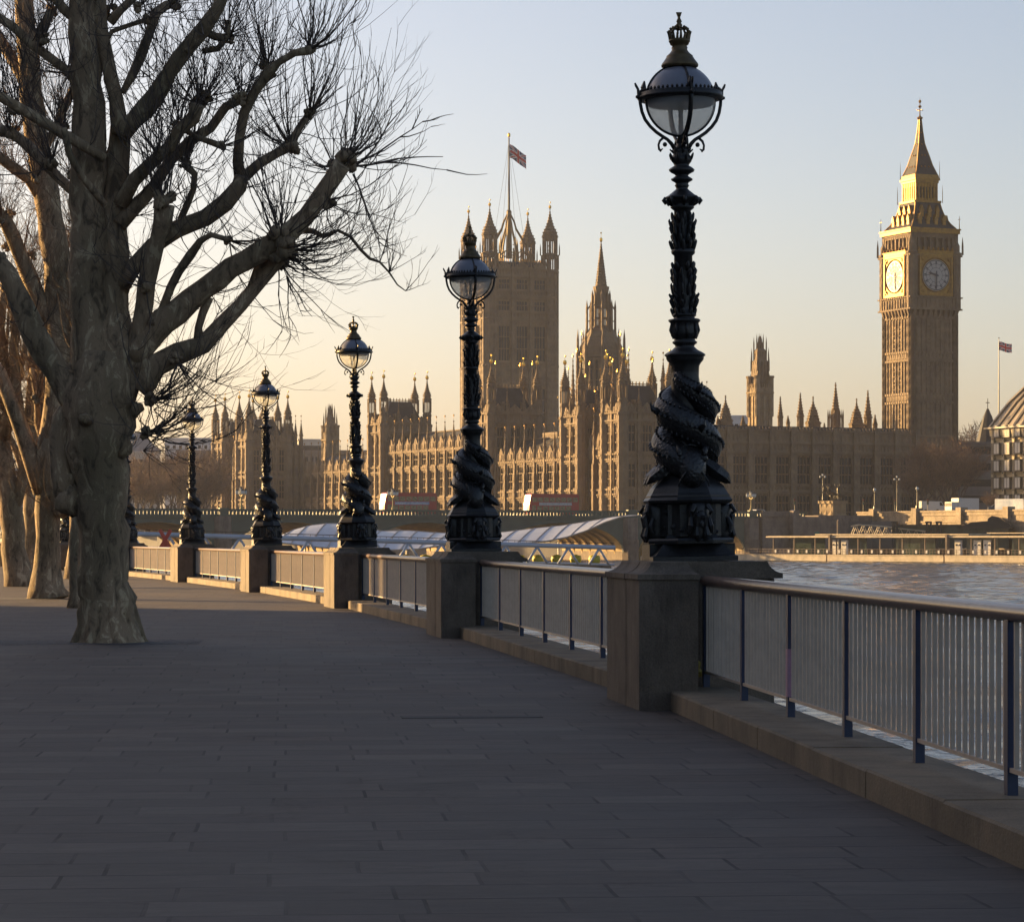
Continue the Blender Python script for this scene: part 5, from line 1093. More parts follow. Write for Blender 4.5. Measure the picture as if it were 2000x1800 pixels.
# ---- buses ----
red = mat('bus_red', (.30,.010,.009), .3, var=.1, scale=1); busglass = mat('bus_window', (.20,.15,.09), .12, var=.6, scale=2.5); busfront = mat('bus_windscreen', (.12,.115,.11), .32, metal=.3); tyre = mat('tyre', (.02,.02,.02), .8)  # bus side windows: their yellow lit look is put into the glass colour
adblue = mat('ad_blue', (.13,.20,.42), .5, var=.4, scale=2.5, col2=(.40,.44,.55)); adgrey = mat('ad_grey', (.38,.36,.36), .5, var=.3, scale=2)
def bus(lx, ad, label):
    r = thing('double_decker_bus', onb(lx,6,5.92), BR, label, 'bus', 'red buses crossing the bridge'); L, W, H = 11.2, 2.5, 4.4
    b = MB(); b.wallpoly([(0.35,.35),(L-.1,.35),(L,.6),(L,H-.3),(L-.3,H),(.75,H),(.5,H-.25),(.12,2.2),(.05,.8)],0,W); b.build('body', red, r)
    f = MB(); f.smooth = True
    for i in range(8):
        for (za,zb2,xa,xb) in ((1.1,2.15,.02,.08),(2.5,3.9,.13,.40)):
            y0, y1 = .12+i*(W-.24)/8, .12+(i+1)*(W-.24)/8; cv = lambda y: -.09+.16*((y-W/2)/(W/2))**2
            f.quad((xa+cv(y0),y1*0+y1,za),(xa+cv(y0),y0,za),(xb+cv(y0),y0,zb2),(xb+cv(y1),y1,zb2))
    f.build('windscreen', busfront, r)
    for i in range(8):
        w = MB(); x = .85+i*1.28; w.box(x,x+1.12,-.02,.0,2.75,3.65); w.build('window', busglass, r)
    for i in range(6):
        w = MB(); x = 1.9+i*1.28; w.box(x,x+1.12,-.02,.0,1.05,1.95); w.build('window', busglass, r)
    w = MB(); w.box(.75,1.6,-.025,0,.5,2.1); w.build('door', busglass, r)
    a = MB(); a.box(2.3,9.6,-.04,-.005,2.08,2.62); a.build('ad_panel', ad, r)
    if ad is adblue:
        for i,(x,l) in enumerate(((2.5,.28),(2.9,.3),(3.3,.3),(3.7,.26),(4.05,.3),(4.9,.5),(5.6,.7),(6.5,.5),(7.2,.9),(8.3,.6))):
            t_ = MB(); t_.box(x,x+l,-.05,-.041,2.24,2.46 if i < 5 else 2.38); t_.build('lettering', white, r)
    for x in (2.2,8.2):
        t_ = MB(); t_.setT(Matrix.Translation((x,-.02,.5))@Matrix.Rotation(R(90),4,'X')); t_.lathe([(.5,-.02),(.5,-.3),(.2,-.32)],16); t_.build('wheel', tyre, r)
    h = MB()
    for y in (.35,2.15): h.ball((.05,y,.75),.12,8)
    h.build('headlight', mat('headlamp',(.7,.7,.65),.1) if 'headlamp' not in bpy.data.materials else bpy.data.materials['headlamp'], r)
bus(-51.8, adblue, 'red double-decker bus with a blue advert, between third and second lamps'); bus(-20.6, adgrey, 'red double-decker bus with a pale grey advert, left of the largest lamp')
# ---- cars ----
def car(loc, rz, col, label, van=False):
    r = thing('parked_van' if van else 'car', loc, rz, label, 'van' if van else 'car'); m_ = mat('car_paint', col, .3); b = MB()
    prof = [(0,.35),(4.3,.35),(4.35,.8),(4.1,.95),(3.3,1.0),(2.8,1.42),(1.2,1.45),(.6,1.0),(.05,.9)] if not van else [(0,.4),(5.4,.4),(5.5,1.2),(4.9,1.4),(4.4,2.3),(0,2.35)]
    b.wallpoly(prof,0,1.8); b.build('body', m_, r); g_ = MB(); g_.wallpoly([(.85,1.02),(3.1,1.02),(2.7,1.36),(1.25,1.38)] if not van else [(4.0,1.4),(4.8,1.4),(4.35,2.1),(4.0,2.1)],-.01,1.81); g_.build('window', darkglass, r)
    for x in (.9,3.5):
        for y in (.1,1.9): t_ = MB(); t_.setT(Matrix.Translation((x,y,.33))@Matrix.Rotation(R(90),4,'X')); t_.lathe([(.33,0),(.33,.2)],12); t_.build('wheel', tyre, r)
car(onb(33,5,5.95),BR+math.pi,(.6,.6,.6),'silver car at the bridge end under the traffic lights'); car(onb(42,9,5.95),BR,(.03,.03,.04),'dark car behind the bridge end near the statue')
car(px(1800,1000,606),R(10),(.55,.53,.5),'small white van parked behind the river wall by the bare trees',True); car(px(1930,999,575),R(-5),(.10,.11,.13),'dark car parked left of the blue and white hoarding')
# ---- abutment, stairs, statue ----
root = thing('bridge_abutment', onb(28.7,0,0), BR, 'stone bridge end with river stairs, left of the statue plinth', 'abutment')
m = MB(); m.box(0,14,-1.5,8,-6,5.9); m.box(-.2,6,-1.9,-1.4,5.9,7.0); m.wallpoly([(6,6.9),(8,6.2),(14,2.0),(20,-1.0),(20,-6),(6,-6)],-3.2,-2.6); m.box(6,7.4,-3.6,-2.2,-6,7.1)
for i in range(26): m.box(7+.5*i,7.5+.5*i,-2.6,-1.5,-6,5.6-.26*i)
m.box(14,30,-.5,8,-6,6.2); m.build('masonry', emb_stone, root)
root = thing('statue_plinth', px(1627,1050,592), R(36), 'tall pale stone plinth carrying the chariot statue', 'plinth'); root.location.z = 0
m = MB(); m.box(-.6,4.0,-.6,4.4,-3,5.2); m.fr(-.6,4.0,-.6,4.4,5.2,-.1,3.6,-.1,4.0,6.6); m.box(-.1,3.6,-.1,4.0,6.6,8.7); m.box(-.35,3.85,-.35,4.25,8.7,9.25); m.build('plinth', stone2, root)
sroot = thing('chariot_statue', px(1627,1050,592), R(36), 'dark bronze statue of a chariot with two rearing horses and a woman raising her arms', 'statue'); sroot.location.z = 9.26
def horse(y):
    m = MB(); m.smooth = True
    m.tube([(1.6,y,1.35),(1.2,y,1.5),(.5,y,1.75),(-.1,y,2.1),(-.35,y,2.55),(-.45,y,3.0),(-.65,y,3.05),(-1.0,y,2.8)],[.22,.42,.40,.46,.32,.20,.20,.10],10)
    for s_ in (-.16,.16):
        m.tube([(1.4,y+s_,1.35),(1.25,y+s_,.9),(1.5,y+s_,.5),(1.35,y+s_,.0)],[.25,.15,.09,.10],7)
        m.tube([(-.1,y+s_,1.9),(-.55,y+s_*1.4,1.95+s_),(-.75,y+s_*1.4,1.5+s_),(-.95,y+s_*1.4,1.45+s_)],[.2,.12,.08,.07],7)
    m.tube([(1.85,y,1.4),(2.2,y,1.2),(2.3,y,.6)],[.08,.12,.03],6); m.tube([(-.5,y-.07,3.1),(-.48,y-.08,3.3)],[.06,.01],4); m.build('horse', bronze, sroot)
horse(.8); horse(2.2)
m = MB(); m.smooth=True; m.tube([(2.9,1.5,.9),(2.9,1.5,1.5),(2.85,1.5,2.1),(2.85,1.5,2.6),(2.85,1.5,2.95)],[.42,.34,.28,.30,.10],10); m.ball((2.83,1.5,3.15),.17,10); m.tube([(2.85,1.2,2.7),(2.6,.8,3.1),(2.5,.65,3.7)],[.12,.09,.06],6); m.tube([(2.85,1.8,2.7),(2.7,2.2,3.0),(2.6,2.4,3.6)],[.12,.09,.06],6); m.build('driver', bronze, sroot)
m = MB(); m.tube([(2.5,.6,2.4),(2.5,.65,3.7),(2.5,.7,4.7)],.04,5); m.build('spear', bronze, sroot)
m = MB(); m.wallpoly([(2.3,.6),(3.8,.6),(3.8,1.0),(2.6,1.6),(2.2,1.5)],.7,2.3); m.build('chariot', bronze, sroot)
for y in (.45,2.5):
    m = MB(); m.tube([(3.1+.62*math.cos(R(30*q)),y,.65+.62*math.sin(R(30*q))) for q in range(13)],.09,6)
    for q in range(4): a = R(45*q); m.tube([(3.1-.6*math.cos(a),y,.65-.6*math.sin(a)),(3.1+.6*math.cos(a),y,.65+.6*math.sin(a))],.04,4)
    m.build('wheel', bronze, sroot)
kio = mat('kiosk_green', (.05,.16,.10), .5, var=.2); root = thing('green_kiosk', px(1592,1041,585), R(20), 'small green pointed kiosk at the foot of the statue plinth', 'kiosk'); root.location.z = -.6
m = MB(); m.lathe([(1.0,0),(1.0,3.0),(1.15,3.1),(.1,4.4)],6); m.build('hut', kio, root); m = MB(); m.box(-.3,.3,-.95,-.88,.2,2.1); m.build('door', tyre, root)
root = thing('mooring_pile', px(1637.5,1041,560), 0, 'round grey mooring pile standing behind the pier below the plinth', 'pile'); m = MB(); m.lathe([(.28,-4),(.28,2.4),(.1,2.7)],10); m.build('pile', emb_stone, root)
# ---- embankment wall at the right ----
ws = mat('river_wall_stone', (.24,.185,.125), .8, var=.25, scale=.25, bump=.05, bscale=1.2); WR = R(-65)
root = thing('embankment_wall', (72.4,600,0), WR, 'sunlit stone river wall with square piers behind the landing stage', 'river wall')
m = MB(); m.box(0,80,0,3,-6,6.0); m.fr(0,80,-.7,0,-6,0,80,-.15,0,4.6); m.box(0,80,-.35,.2,4.6,4.95); m.box(0,80,-.2,.4,6.0,7.0); m.box(-.1,80,-.4,.5,6.7,7.05)
for s_ in (6.5,22.5,38.5,54.5): m.box(s_-.9,s_+.9,-.9,.8,4.2,7.6)
for j in range(5): m.box(0,80,-.55+.08*j,-.0,1.0*j-1.2,1.0*j-1.1)
m.build('masonry', ws, root)
for i,s_ in enumerate((6.5,22.5)):
    p_ = Matrix.Translation((72.4,600,0))@RZ(WR)@Vector((s_,0,7.6)); r = thing('embankment_lamp', p_, 0, ['single-globe lamp on the leftmost pier of the river wall','single-globe lamp on the river wall pier beside the bare trees'][i], 'street lamp'); m = MB(); m.lathe([(.3,0),(.25,.5),(.12,.8),(.08,3.2),(.16,3.4),(.1,3.6)],8); m.build('post', iron, r); m = MB(); m.ball((0,0,3.95),.34,10); m.mat = 1; m.lathe([(.1,4.25),(.2,4.35),(.03,4.6)],8); m.build('globe', [lampglass, iron], r)
def tall_lamp(x, y0, y1, Y, lab):
    k = Y/F; b = px(x,y1,Y); r = thing('tall_street_lamp', b, 0, lab, 'street lamp'); H = (y1-y0)*k; m = MB(); m.lathe([(.16,0),(.09,1),(.06,H*.86)],8); m.tube([(-.5,0,H*.85),(0,0,H*.8),(.5,0,H*.85)],.05,4); m.build('post', iron, r); m = MB(); [m.ball((x_,0,z_),.22,8) for x_,z_ in ((-.5,H*.9),(.5,H*.9),(0,H*.97))]; m.build('globe', lampglass, r)
tall_lamp(1752,929,998,605,'tall three-globe lamp behind the river wall, left of the bare trees'); tall_lamp(1607,926,976,600,'thin tall lamp rising behind the left end of the statue')
def signal(x, Y, lab):
    r = thing('traffic_light', px(x,1000,Y), 0, lab, 'traffic light', 'traffic lights by the river wall'); m = MB(); m.lathe([(.06,0),(.06,1.7)],6); m.box(-.2,.2,-.15,.15,1.6,2.8); m.build('post', iron, r)
    for i in range(3): l = MB(); l.ball((0,-.17,2.6-.38*i),.11,8); l.build('lens', mat('lens_%d'%i,((.5,.03,.02),(.3,.2,.03),(.05,.2,.1))[i],.3) if 'lens_%d'%i not in bpy.data.materials else bpy.data.materials['lens_%d'%i], r)
signal(1686,604,'traffic light at the left end of the river wall'); signal(1748,606,'traffic light beside the tall three-globe lamp'); signal(1812,604,'traffic light in front of the bare trees'); signal(1552,592,'traffic light over the bridge stairs')
# lorry, hoarding
wp = mat('lorry_white', (.55,.52,.48), .5, var=.05); r = thing('white_lorry', px(1853,1001,590), R(25), 'white box lorry parked under the bare trees', 'lorry'); m = MB(); m.box(0,2.5,0,5.2,.5,3.0) ; m.build('box_body', wp, r)
m = MB(); m.box(.1,2.4,-1.7,-.05,.5,2.2); m.build('cab', wp, r); m = MB(); m.box(.2,2.3,-1.72,-1.70,1.3,2.0); m.build('windscreen', darkglass, r)
r.rotation_euler = (0,0,R(-62)); r.location = px(1858,1001,592)
for y in (-1.2,4): m = MB(); m.setT(Matrix.Translation((-.0,y,.4))@Matrix.Rotation(R(90),4,'Y')); m.lathe([(.4,0),(.4,2.4)],12); m.build('wheel', tyre, r)
hb = mat('hoarding_blue', (.20,.33,.55), .6, var=.3, scale=.35, col2=(.65,.66,.68)); r = thing('hoarding', px(1943,1003,565), R(-50), 'pale blue and white printed hoarding at the right edge below the office block', 'hoarding')
m = MB(); m.box(0,7.2,0,.15,0,2.9); m.build('panel', hb, r); m = MB(); m.box(7.3,16,0,.15,0,2.7); m.box(8.1,9.0,-.02,0,.9,2.1); m.build('panel', wp, r)
# ---- landing stage ----
hullm = mat('hull_paint', (.44,.36,.25), .6, var=.3, scale=.6); PR = R(-48)
root = thing('landing_stage', (51,530,0), PR, 'long floating landing stage with cream hull, glazed shelters and flat roof', 'pier'); WZ0 = -2.8
for a,b in ((-14,9.4),(9.7,36.8),(37.1,62),(62.3,84)):
    m = MB(); m.box(a,b,0,9,WZ0-.8,-1.5); m.box(a,b,-.08,.1,-1.62,-1.45); m.mat = 1; m.box(a,b,-.12,0,WZ0-.3,WZ0+.18); m.build('hull', [hullm, tyre], root)
m = MB()
for i in range(130): x = -14+i*.754; m.box(x,x+.06,.15,.2,-1.5,-.45)
for z in (-.48,-.95): m.box(-14,84,.14,.21,z,z+.06)
m.build('deck_rail', emb_stone, root)
m = MB()
for i in range(34): x = -3+i*2.55+rnd.uniform(-.4,.4); m.box(x,x+.42,.05,.13,-1.15,-.6)
m.build('life_panels', white, root)
m = MB(); m.box(-6,84,1.2,8,1.72,1.95); m.box(-6.4,84,.9,1.25,1.65,1.9); m.box(4,40,3,9,2.1,2.3); m.box(44,84,3,9,2.35,2.5); m.build('roof', hullm, root)
m = MB()
for i in range(18): x = -5+i*5.2; m.box(x,x+.2,1.3,1.5,-1.5,1.7)
m.box(9.4,9.8,.6,1.3,-1.5,2.2); m.box(36.7,37.1,.6,1.3,-1.5,2.2); m.build('post', emb_stone, root)
gl = mat('shelter_glass', (.035,.05,.042), .1, var=.5, scale=.3); m = MB()
m = None
for a,b in ((-1,7),(13,17),(24,33),(40,47),(50,70),(72,84)): m = MB(); m.box(a,b,2.4,2.5,-1.4,1.65); m.build('glazing', gl, root)
for x in (8.9,11.2,37.6,41.8,44.0):
    m = MB(); m.box(x,x+1.6,2.1,2.3,-1.4,1.2); m.mat = 1
    for q in (.4,1.2): m.ball((x+q,2.08,.35),.16,8)
    m.build('door', [white, tyre], root)
m = MB(); m.box(-14,84,8,8.4,-1.5,-.4); m.build('rear_rail', emb_stone, root)
gw = thing('pier_gangway', px(1662,1046,555), R(-20), 'pale trussed gangway sloping down behind the landing stage roof', 'gangway'); m = MB()
for y in (0,1.6):
    m.tube([(0,y,1.8),(1.5,y,2.1),(5,y,1.9),(15,y,.8)],.13,5); m.tube([(0,y,.2),(15,y,-.6)],.13,5)
    for i in range(10): m.tube([(1.5*i,y,.2-.08*i),(1.5*i+.75,y,2.0-.11*i)],.07,4); m.tube([(1.5*i+.75,y,2.0-.11*i),(1.5*i+1.5,y,.1-.08*i)],.07,4)
m.build('truss', hullm, gw); m = MB(); m.box(0,15,0,1.6,-.1,0.05); m.build('walkway', emb_stone, gw)
for i,(xa,xb,y0,y1) in enumerate(((1742,1752,1020,1045),(1808,1820,1018,1045),(1828,1838,1018,1045))):
    r = thing('pier_gantry', px(xa,1050,548), R(-20), ['dark square gantry at the foot of the gangway','dark square gantry, left one of the close pair','dark square gantry, right one of the close pair'][i], 'gantry'); m = MB(); m.box(0,.35,0,.4,-3,3.1); m.box(-.1,1.1,-.1,.5,2.8,3.15); m.box(.8,1.1,0,.4,-1,2.8); m.build('frame', iron, r)
r = thing('pier_waiting_room', px(1745,1050,552), R(-15), 'dark glazed waiting room with a hump-backed roof behind the landing stage', 'waiting room'); m = MB(); m.box(0,22,0,5,-2,2.3); m.build('walls', gl, r); m = MB(); m.box(-.3,13,-.4,5.4,2.3,2.55); m.wallpoly([(13,2.2),(15,3.0),(18,3.2),(18,3.6),(18.8,4.2),(20,3.9),(22,2.7),(23,1.8),(13,1.8)],-.3,5.3); m.build('roof', iron, r)
# ---- white pier canopy and tube gangway in the middle ----
cano = mat('canopy_sheet', (.34,.36,.42), .35, var=.12, scale=.8); 
root = thing('wing_canopy', px(990,1075,330), 0, 'sweeping white ribbed canopy rising to a point left of the largest lamp', 'canopy')
def shell(root, top, bot, dy, ribs):
    base = Vector(root.location); n = 40; m8 = 8; m = MB(); m.smooth = True
    def interp(l, x):
        for (xa,ya),(xb,yb) in zip(l,l[1:]):
            if x <= xb: t = (x-xa)/(xb-xa); return ya+(yb-ya)*t
        return l[-1][1]
    x0, x1 = top[0][0], top[-1][0]; grid = []
    for i in range(n+1):
        x = x0+(x1-x0)*i/n; yt, yb = interp(top,x), interp(bot,x); row = []
        for j in range(m8+1):
            v = j/m8; yy = yt+(yb-yt)*v**1.25; P_ = px(x-(v*34), yy, base.y+dy*(1-v)) - base; row.append(P_)
        grid.append(row)
    for lay in (0,-.07):
        ids = [m.av([(p.x,p.y,p.z+lay) for p in row]) for row in grid]
        for i in range(n):
            for j in range(m8): q = [ids[i]+j,ids[i]+j+1,ids[i+1]+j+1,ids[i+1]+j]; m.af(q)
    m.build('sheet', cano, root); r = MB()
    for x in ribs:
        i = min(n, max(0, round((x-x0)/(x1-x0)*n))); r.tube([p+Vector((0,-.03,.03)) for p in grid[i]], .07, 5)
    r.tube([row[-1] for row in grid], .09, 5); r.tube([row[0] for row in grid], .07, 5); r.build('rib', barm, root)
shell(root, [(975,1040),(1050,1031),(1100,1026),(1150,1018),(1195,1010),(1230,1006),(1252,1006)], [(975,1066),(1010,1062),(1060,1060),(1100,1057),(1140,1049),(1180,1036),(1215,1020),(1252,1008)], 12, [1010,1045,1080,1115,1150,1185])
root = thing('domed_canopy', px(560,1075,330), 0, 'low domed pale canopy between the fourth and second lamps', 'canopy')
shell(root, [(548,1046),(575,1034),(605,1026),(640,1022),(680,1023),(720,1032),(745,1037),(800,1036),(850,1040),(905,1042)], [(548,1056),(600,1062),(650,1068),(700,1072),(760,1072),(800,1074),(850,1072),(905,1064)], 14, [575,605,640,675,710,745,780,815,850,880])
root = thing('pier_pontoon', px(560,1085,335), R(2), 'low pontoon with yellow fenders under the pale canopies', 'pontoon')
yel = mat('fender_yellow', (.50,.42,.02), .5, var=.2); m = MB(); m.box(0,38,0,8,-2.0,-.9); m.build('deck', emb_stone, root)
for i in range(16): m = MB(); m.smooth = True; m.lathe([(.05,-1.0),(.6,-.85),(.72,-.4),(.6,.0),(.05,.15)],10,3+i*2.2,-.2); m.build('fender', yel, root)
m = MB(); [m.lathe([(.12,-1),(.1,1.6)],6,2+i*6,4) for i in range(6)]; m.build('mast', white, root)
blm = mat('tube_paint', (.36,.39,.45), .35, var=.12, scale=.6)
root = thing('tube_gangway', px(80,1037,262), 0, 'pale blue tubular truss gangway running behind the lamps', 'gangway'); b0 = Vector(root.location); A = Vector((0,0,0)); B_ = px(1200,1069,290)-b0
m = MB(); m.smooth = True; m.tube([A.lerp(B_, i/20) for i in range(21)], .235, 10); m.build('main_tube', blm, root)
off = Vector((0,2.6,0)); m = MB(); m.smooth = True; m.tube([A+off, B_+off], .2, 8); m.build('rear_tube', blm, root)
low_ = Vector((0,1.3,-1.75)); m = MB(); m.smooth=True; m.tube([A+low_, B_+low_], .12, 8); m.build('lower_chord', blm, root)
nseg = 17
for i in range(nseg):
    a_ = A.lerp(B_,(i+.5)/nseg)
    for d in (-.32,.32): st_ = MB(); st_.smooth = True; st_.tube([a_+Vector((0,0,-.15)), A.lerp(B_,(i+.5+d*1.0)/nseg)+low_*1.0+Vector((0,-1.2,0))], .13, 7); st_.build('strut', blm, root)
h = MB()
h.tube([A+Vector((0,.1,.42)),B_+Vector((0,.1,.42))],.035,5)
for i in range(90): p = A.lerp(B_,i/90); h.tube([p+Vector((0,.1,.2)),p+Vector((0,.1,.42))],.02,4)
h.build('rail', iron, root)
redm = mat('sign_red', (.42,.04,.025), .5, var=.2, scale=6); root = thing('cross_sign', px(323,1075,258), 0, 'red cross-shaped sign standing left of the fifth lamp', 'sign'); m = MB()
m.setT(Matrix.Translation((0,0,1.0))@Matrix.Rotation(R(30),4,'Y')); m.box(-.16,.16,-.05,.05,-1.0,1.0); m.setT(Matrix.Translation((0,0.02,1.0))@Matrix.Rotation(R(-30),4,'Y')); m.box(-.16,.16,-.04,.06,-1.0,1.0); m.setT(I4); m.box(-.3,.3,.07,.13,-.4,.9); m.build('cross', redm, root)
# ---- small things near the camera ----
root = thing('yellow_bag', px(1358,1306,27.3), 0, 'scrap of yellow plastic bag tied low on the railing by the largest lamp', 'plastic bag'); m = MB(); m.smooth = True; g = random.Random(5)
for i in range(9): c_ = (g.uniform(-.03,.03),g.uniform(-.03,.02),g.uniform(-.09,.06)); m.lathe([(.001,c_[2]-.04),(.03*g.uniform(.6,1.3),c_[2]-.02),(.035*g.uniform(.6,1.3),c_[2]+.01),(.001,c_[2]+.05)],6,c_[0],c_[1])
m.build('bag', mat('bag_yellow',(.20,.15,.015),.5), root)
root = thing('drain_cover', (-.36,25.6,0), R(4.5), 'long narrow dark-edged drain cover set in the paving before the largest pedestal', 'drain cover')
m = MB(); m.box(-.62,.62,-.10,.10,-.01,.004); m.mat = 1
for y in (-.17,.165): m.box(-.63,.63,y*.65-.004,y*.65+.004,-.01,.005)
for x in (-.62,.0,.62): m.box(x-.004,x+.004,-.11,.11,-.01,.0045)
m.build('cover', [mat('cover_stone',(.05,.044,.042),.8,var=.2,scale=10), tyre], root)
# ================= far buildings =================
def building(name, loc, rz, W, D, H, label, wall, roofc=None, floors=4, bays=8, ww=1.2, wh=1.7, roofh=0, cat='building', z0=5, side=True):
    r = thing(name, loc, rz, label, cat); m = MB(); m.box(0,W,0,D,z0-1,z0+H); m.box(-.3,W+.3,-.3,D+.3,z0+H-.5,z0+H+.2)
    for f in range(1,floors): m.box(-.12,W+.12,-.12,D+.12,z0+H*f/floors-.15,z0+H*f/floors+.1)
    m.build('walls', wall, r)
    wm = MB(); wm.box(-ww/2,ww/2,-.06,0,0,wh); wme = wm.mesh('window',[darkglass]); n = 0
    for f in range(floors):
        z = z0+H*(f+.3)/floors
        for b in range(bays): inst('window', wme, r, loc=(W*(b+.5)/bays,-.0,z))
        if side:
            for b in range(max(2,int(bays*D/W))): inst('window', wme, r, M=TR(0,D*(b+.5)/max(2,int(bays*D/W)))@RZ(R(-90))@TR(0,0,z))
    if roofh: q = MB(); i = roofh*.9; q.fr(-.3,W+.3,-.3,D+.3,z0+H+.2,i,W-i,min(i,D*.45),D-min(i,D*.45),z0+H+roofh); q.build('roof', roofc or slate, r)
    return r
pale = mat('pale_wall', (.46,.42,.36), .8, var=.12, scale=.2); whitew = mat('white_wall', (.55,.55,.56), .7, var=.08, scale=.2); grayr = mat('grey_roof', (.20,.18,.17), .7, var=.2, scale=.3); brown = mat('brown_wall', (.17,.14,.12), .8, var=.2, scale=.3)
def zat(y,Y): return CZ+(HY-y)/F*Y
def bpx(name, x0, x1, y, Y, label, wall, **k):
    p = px(x0,1050,Y); W = (x1-x0)/F*Y; return building(name, (p.x,Y,0), k.pop('rz',0), W, k.pop('D',20), zat(y,Y)-5, label, wall, **k)
bpx('stone_office', 215, 312, 882, 900, 'pale stone building with a grey hipped roof right of the big tree trunk', pale, roofh=6.2, roofc=grayr, floors=4, bays=9, rz=R(8))
bpx('white_block', 322, 408, 856, 1000, 'plain white block rising behind the fifth lamp', whitew, floors=6, bays=7, ww=1, wh=1.2)
bpx('brown_block', 345, 420, 880, 950, 'brown flat-topped block in front of the white block', brown, floors=4, bays=6)
bpx('far_office', 583, 640, 858, 1150, 'pale modern block with glazed top left of the third lamp', pale, floors=5, bays=7, ww=3.2, wh=2.6, rz=R(15)); bpx('low_block', 572, 720, 880, 1050, 'dull low block just above the pinnacles beside the third lamp', brown, floors=5, bays=14)
bpx('roof_block', 1415, 1462, 812, 980, 'pale rooftop block seen left of the pale stepped tower', whitew, floors=6, bays=5)
bpx('glass_office', 70, 150, 900, 760, 'blue grey office block glimpsed between the tree trunks', mat('blue_grey_wall',(.30,.32,.37),.6), floors=7, bays=9); bpx('left_office', -60, 60, 915, 800, 'grey building behind the trees at the far left edge', pale, floors=6, bays=12)
bpx('dark_terrace', 1868, 1960, 864, 700, 'dark building between the clock tower and the office block', brown, floors=5, bays=10, D=14)
r = thing('slate_cone', px(1929,1050,712), 0, 'blue grey slate cone roof with a cross beside the office block', 'roof'); r.location.z = 0; m = MB(); m.lathe([(2.9,10),(2.9,zat(864,712)),(1.2,zat(815,712)),(.25,zat(798,712))],10); m.mat = 1; m.lathe([(.1,zat(798,712)),(.08,zat(778,712))],5); m.box(-.5,.5,-.06,.06,zat(787,712),zat(785.6,712)); m.build('cone', [slate, iron], r)
# ---- office block with tall bronze roof ----
lit = mat('stone_fin', (.40,.31,.18), .7, var=.12, scale=.3); rfm = mat('bronze_roof', (.22,.18,.13), .5, var=.2, scale=.5); PH = R(-65)
r = thing('office_block', (103.7,620,0), PH, 'sunlit office block with ribbed bronze roof and projecting bay windows at the right edge', 'office block')
eave = zat(838,620); m = MB(); m.box(0,40,.6,22,4,eave)
nb_ = 10
for i in range(nb_+1): x = .35+i*3.9; m.box(x-.42,x+.42,-.1,.7,4,eave); m.fr(x-.5,x+.5,-.35,-.1,eave-1.5,x-.5,x+.5,-.6,-.1,eave)
for f in range(6): z = 8.2+f*3.7; m.box(0,40,.35,.8,z-.4,z)
m.build('walls', lit, r)
for i in range(nb_+1):
    for f in range(5): d = MB(); x = .35+i*3.9; d.setT(Matrix.Translation((x,-.1,8.1+f*3.7))@Matrix.Rotation(R(90),4,'X')); d.lathe([(.2,0),(.2,.06)],10); d.build('roundel', tyre, r)
wb = MB(); wb.box(0,2.9,-.7,.3,0,2.3); wb.mat = 1; wb.box(-.05,2.95,-.75,.3,-.15,.0); wb.box(-.05,2.95,-.75,.3,2.3,2.42); wb.box(.9,1.0,-.73,-.7,0,2.3); wb.box(1.85,1.95,-.73,-.7,0,2.3); wb.mat = 2; wb.box(1.05,1.82,-.72,-.701,.1,2.2); wb.box(2.0,2.8,-.72,-.701,.1,2.2)  # pale panels paint the glass as partly lit
wbm = wb.mesh('bay_window', [mat('office_glass',(.13,.11,.08),.2,var=.4,scale=.3), iron, pale])
for i in range(nb_):
    for f in range(5): inst('bay_window', wbm, r, loc=(.85+i*3.9,0,8.5+f*3.7))
q = MB(); e0 = eave+.3; q.box(-.6,40.6,-1.6,22,eave,eave+.3)
q.fr(0,40,-.8,22,e0,3.0,37,2.4,18,e0+5.2); q.fr(3.0,37,2.4,18,e0+5.2,8.5,30,7.5,14,e0+12.2); q.mat = 0
for i in range(14):
    x = .5+i*3.0; x1 = 3.2+i*2.6; x2 = 8.6+i*1.64; q.tube([(x,-.9,e0),(x1,2.2,e0+5.3),(x2,7.3,e0+12.3)],.32,4)
q.build('roof', rfm, r); m = MB(); m.box(9,13,8,13,e0+11,e0+16.5); m.box(8.7,13.3,7.7,13.3,e0+15,e0+15.5); m.build('chimney', rfm, r)
w2 = MB(); w2.box(0,1.6,-.05,.1,0,1.6); w2m = w2.mesh('roof_window',[whitew])
for i in range(12): inst('roof_window', w2m, r, M=TR(1.3+i*3.0,.25,e0+1.3)@Matrix.Rotation(R(-32),4,'X'))
p = px(1951,790,640); r = thing('flagpole', (p.x,640,25), 0, 'slim flagpole rising left of the office block roof', 'flagpole'); m = MB(); m.lathe([(.16,0),(.13,zat(735,640)-25),(.07,zat(662,640)-25)],8); m.ball((0,0,zat(660,640)-25),.16,6); m.build('pole', iron, r)
flag((p.x+.08,640,zat(685,640)), 3.0, 1.95, 'small union flag on the slim pole beside the office block', R(4), .16, .06)
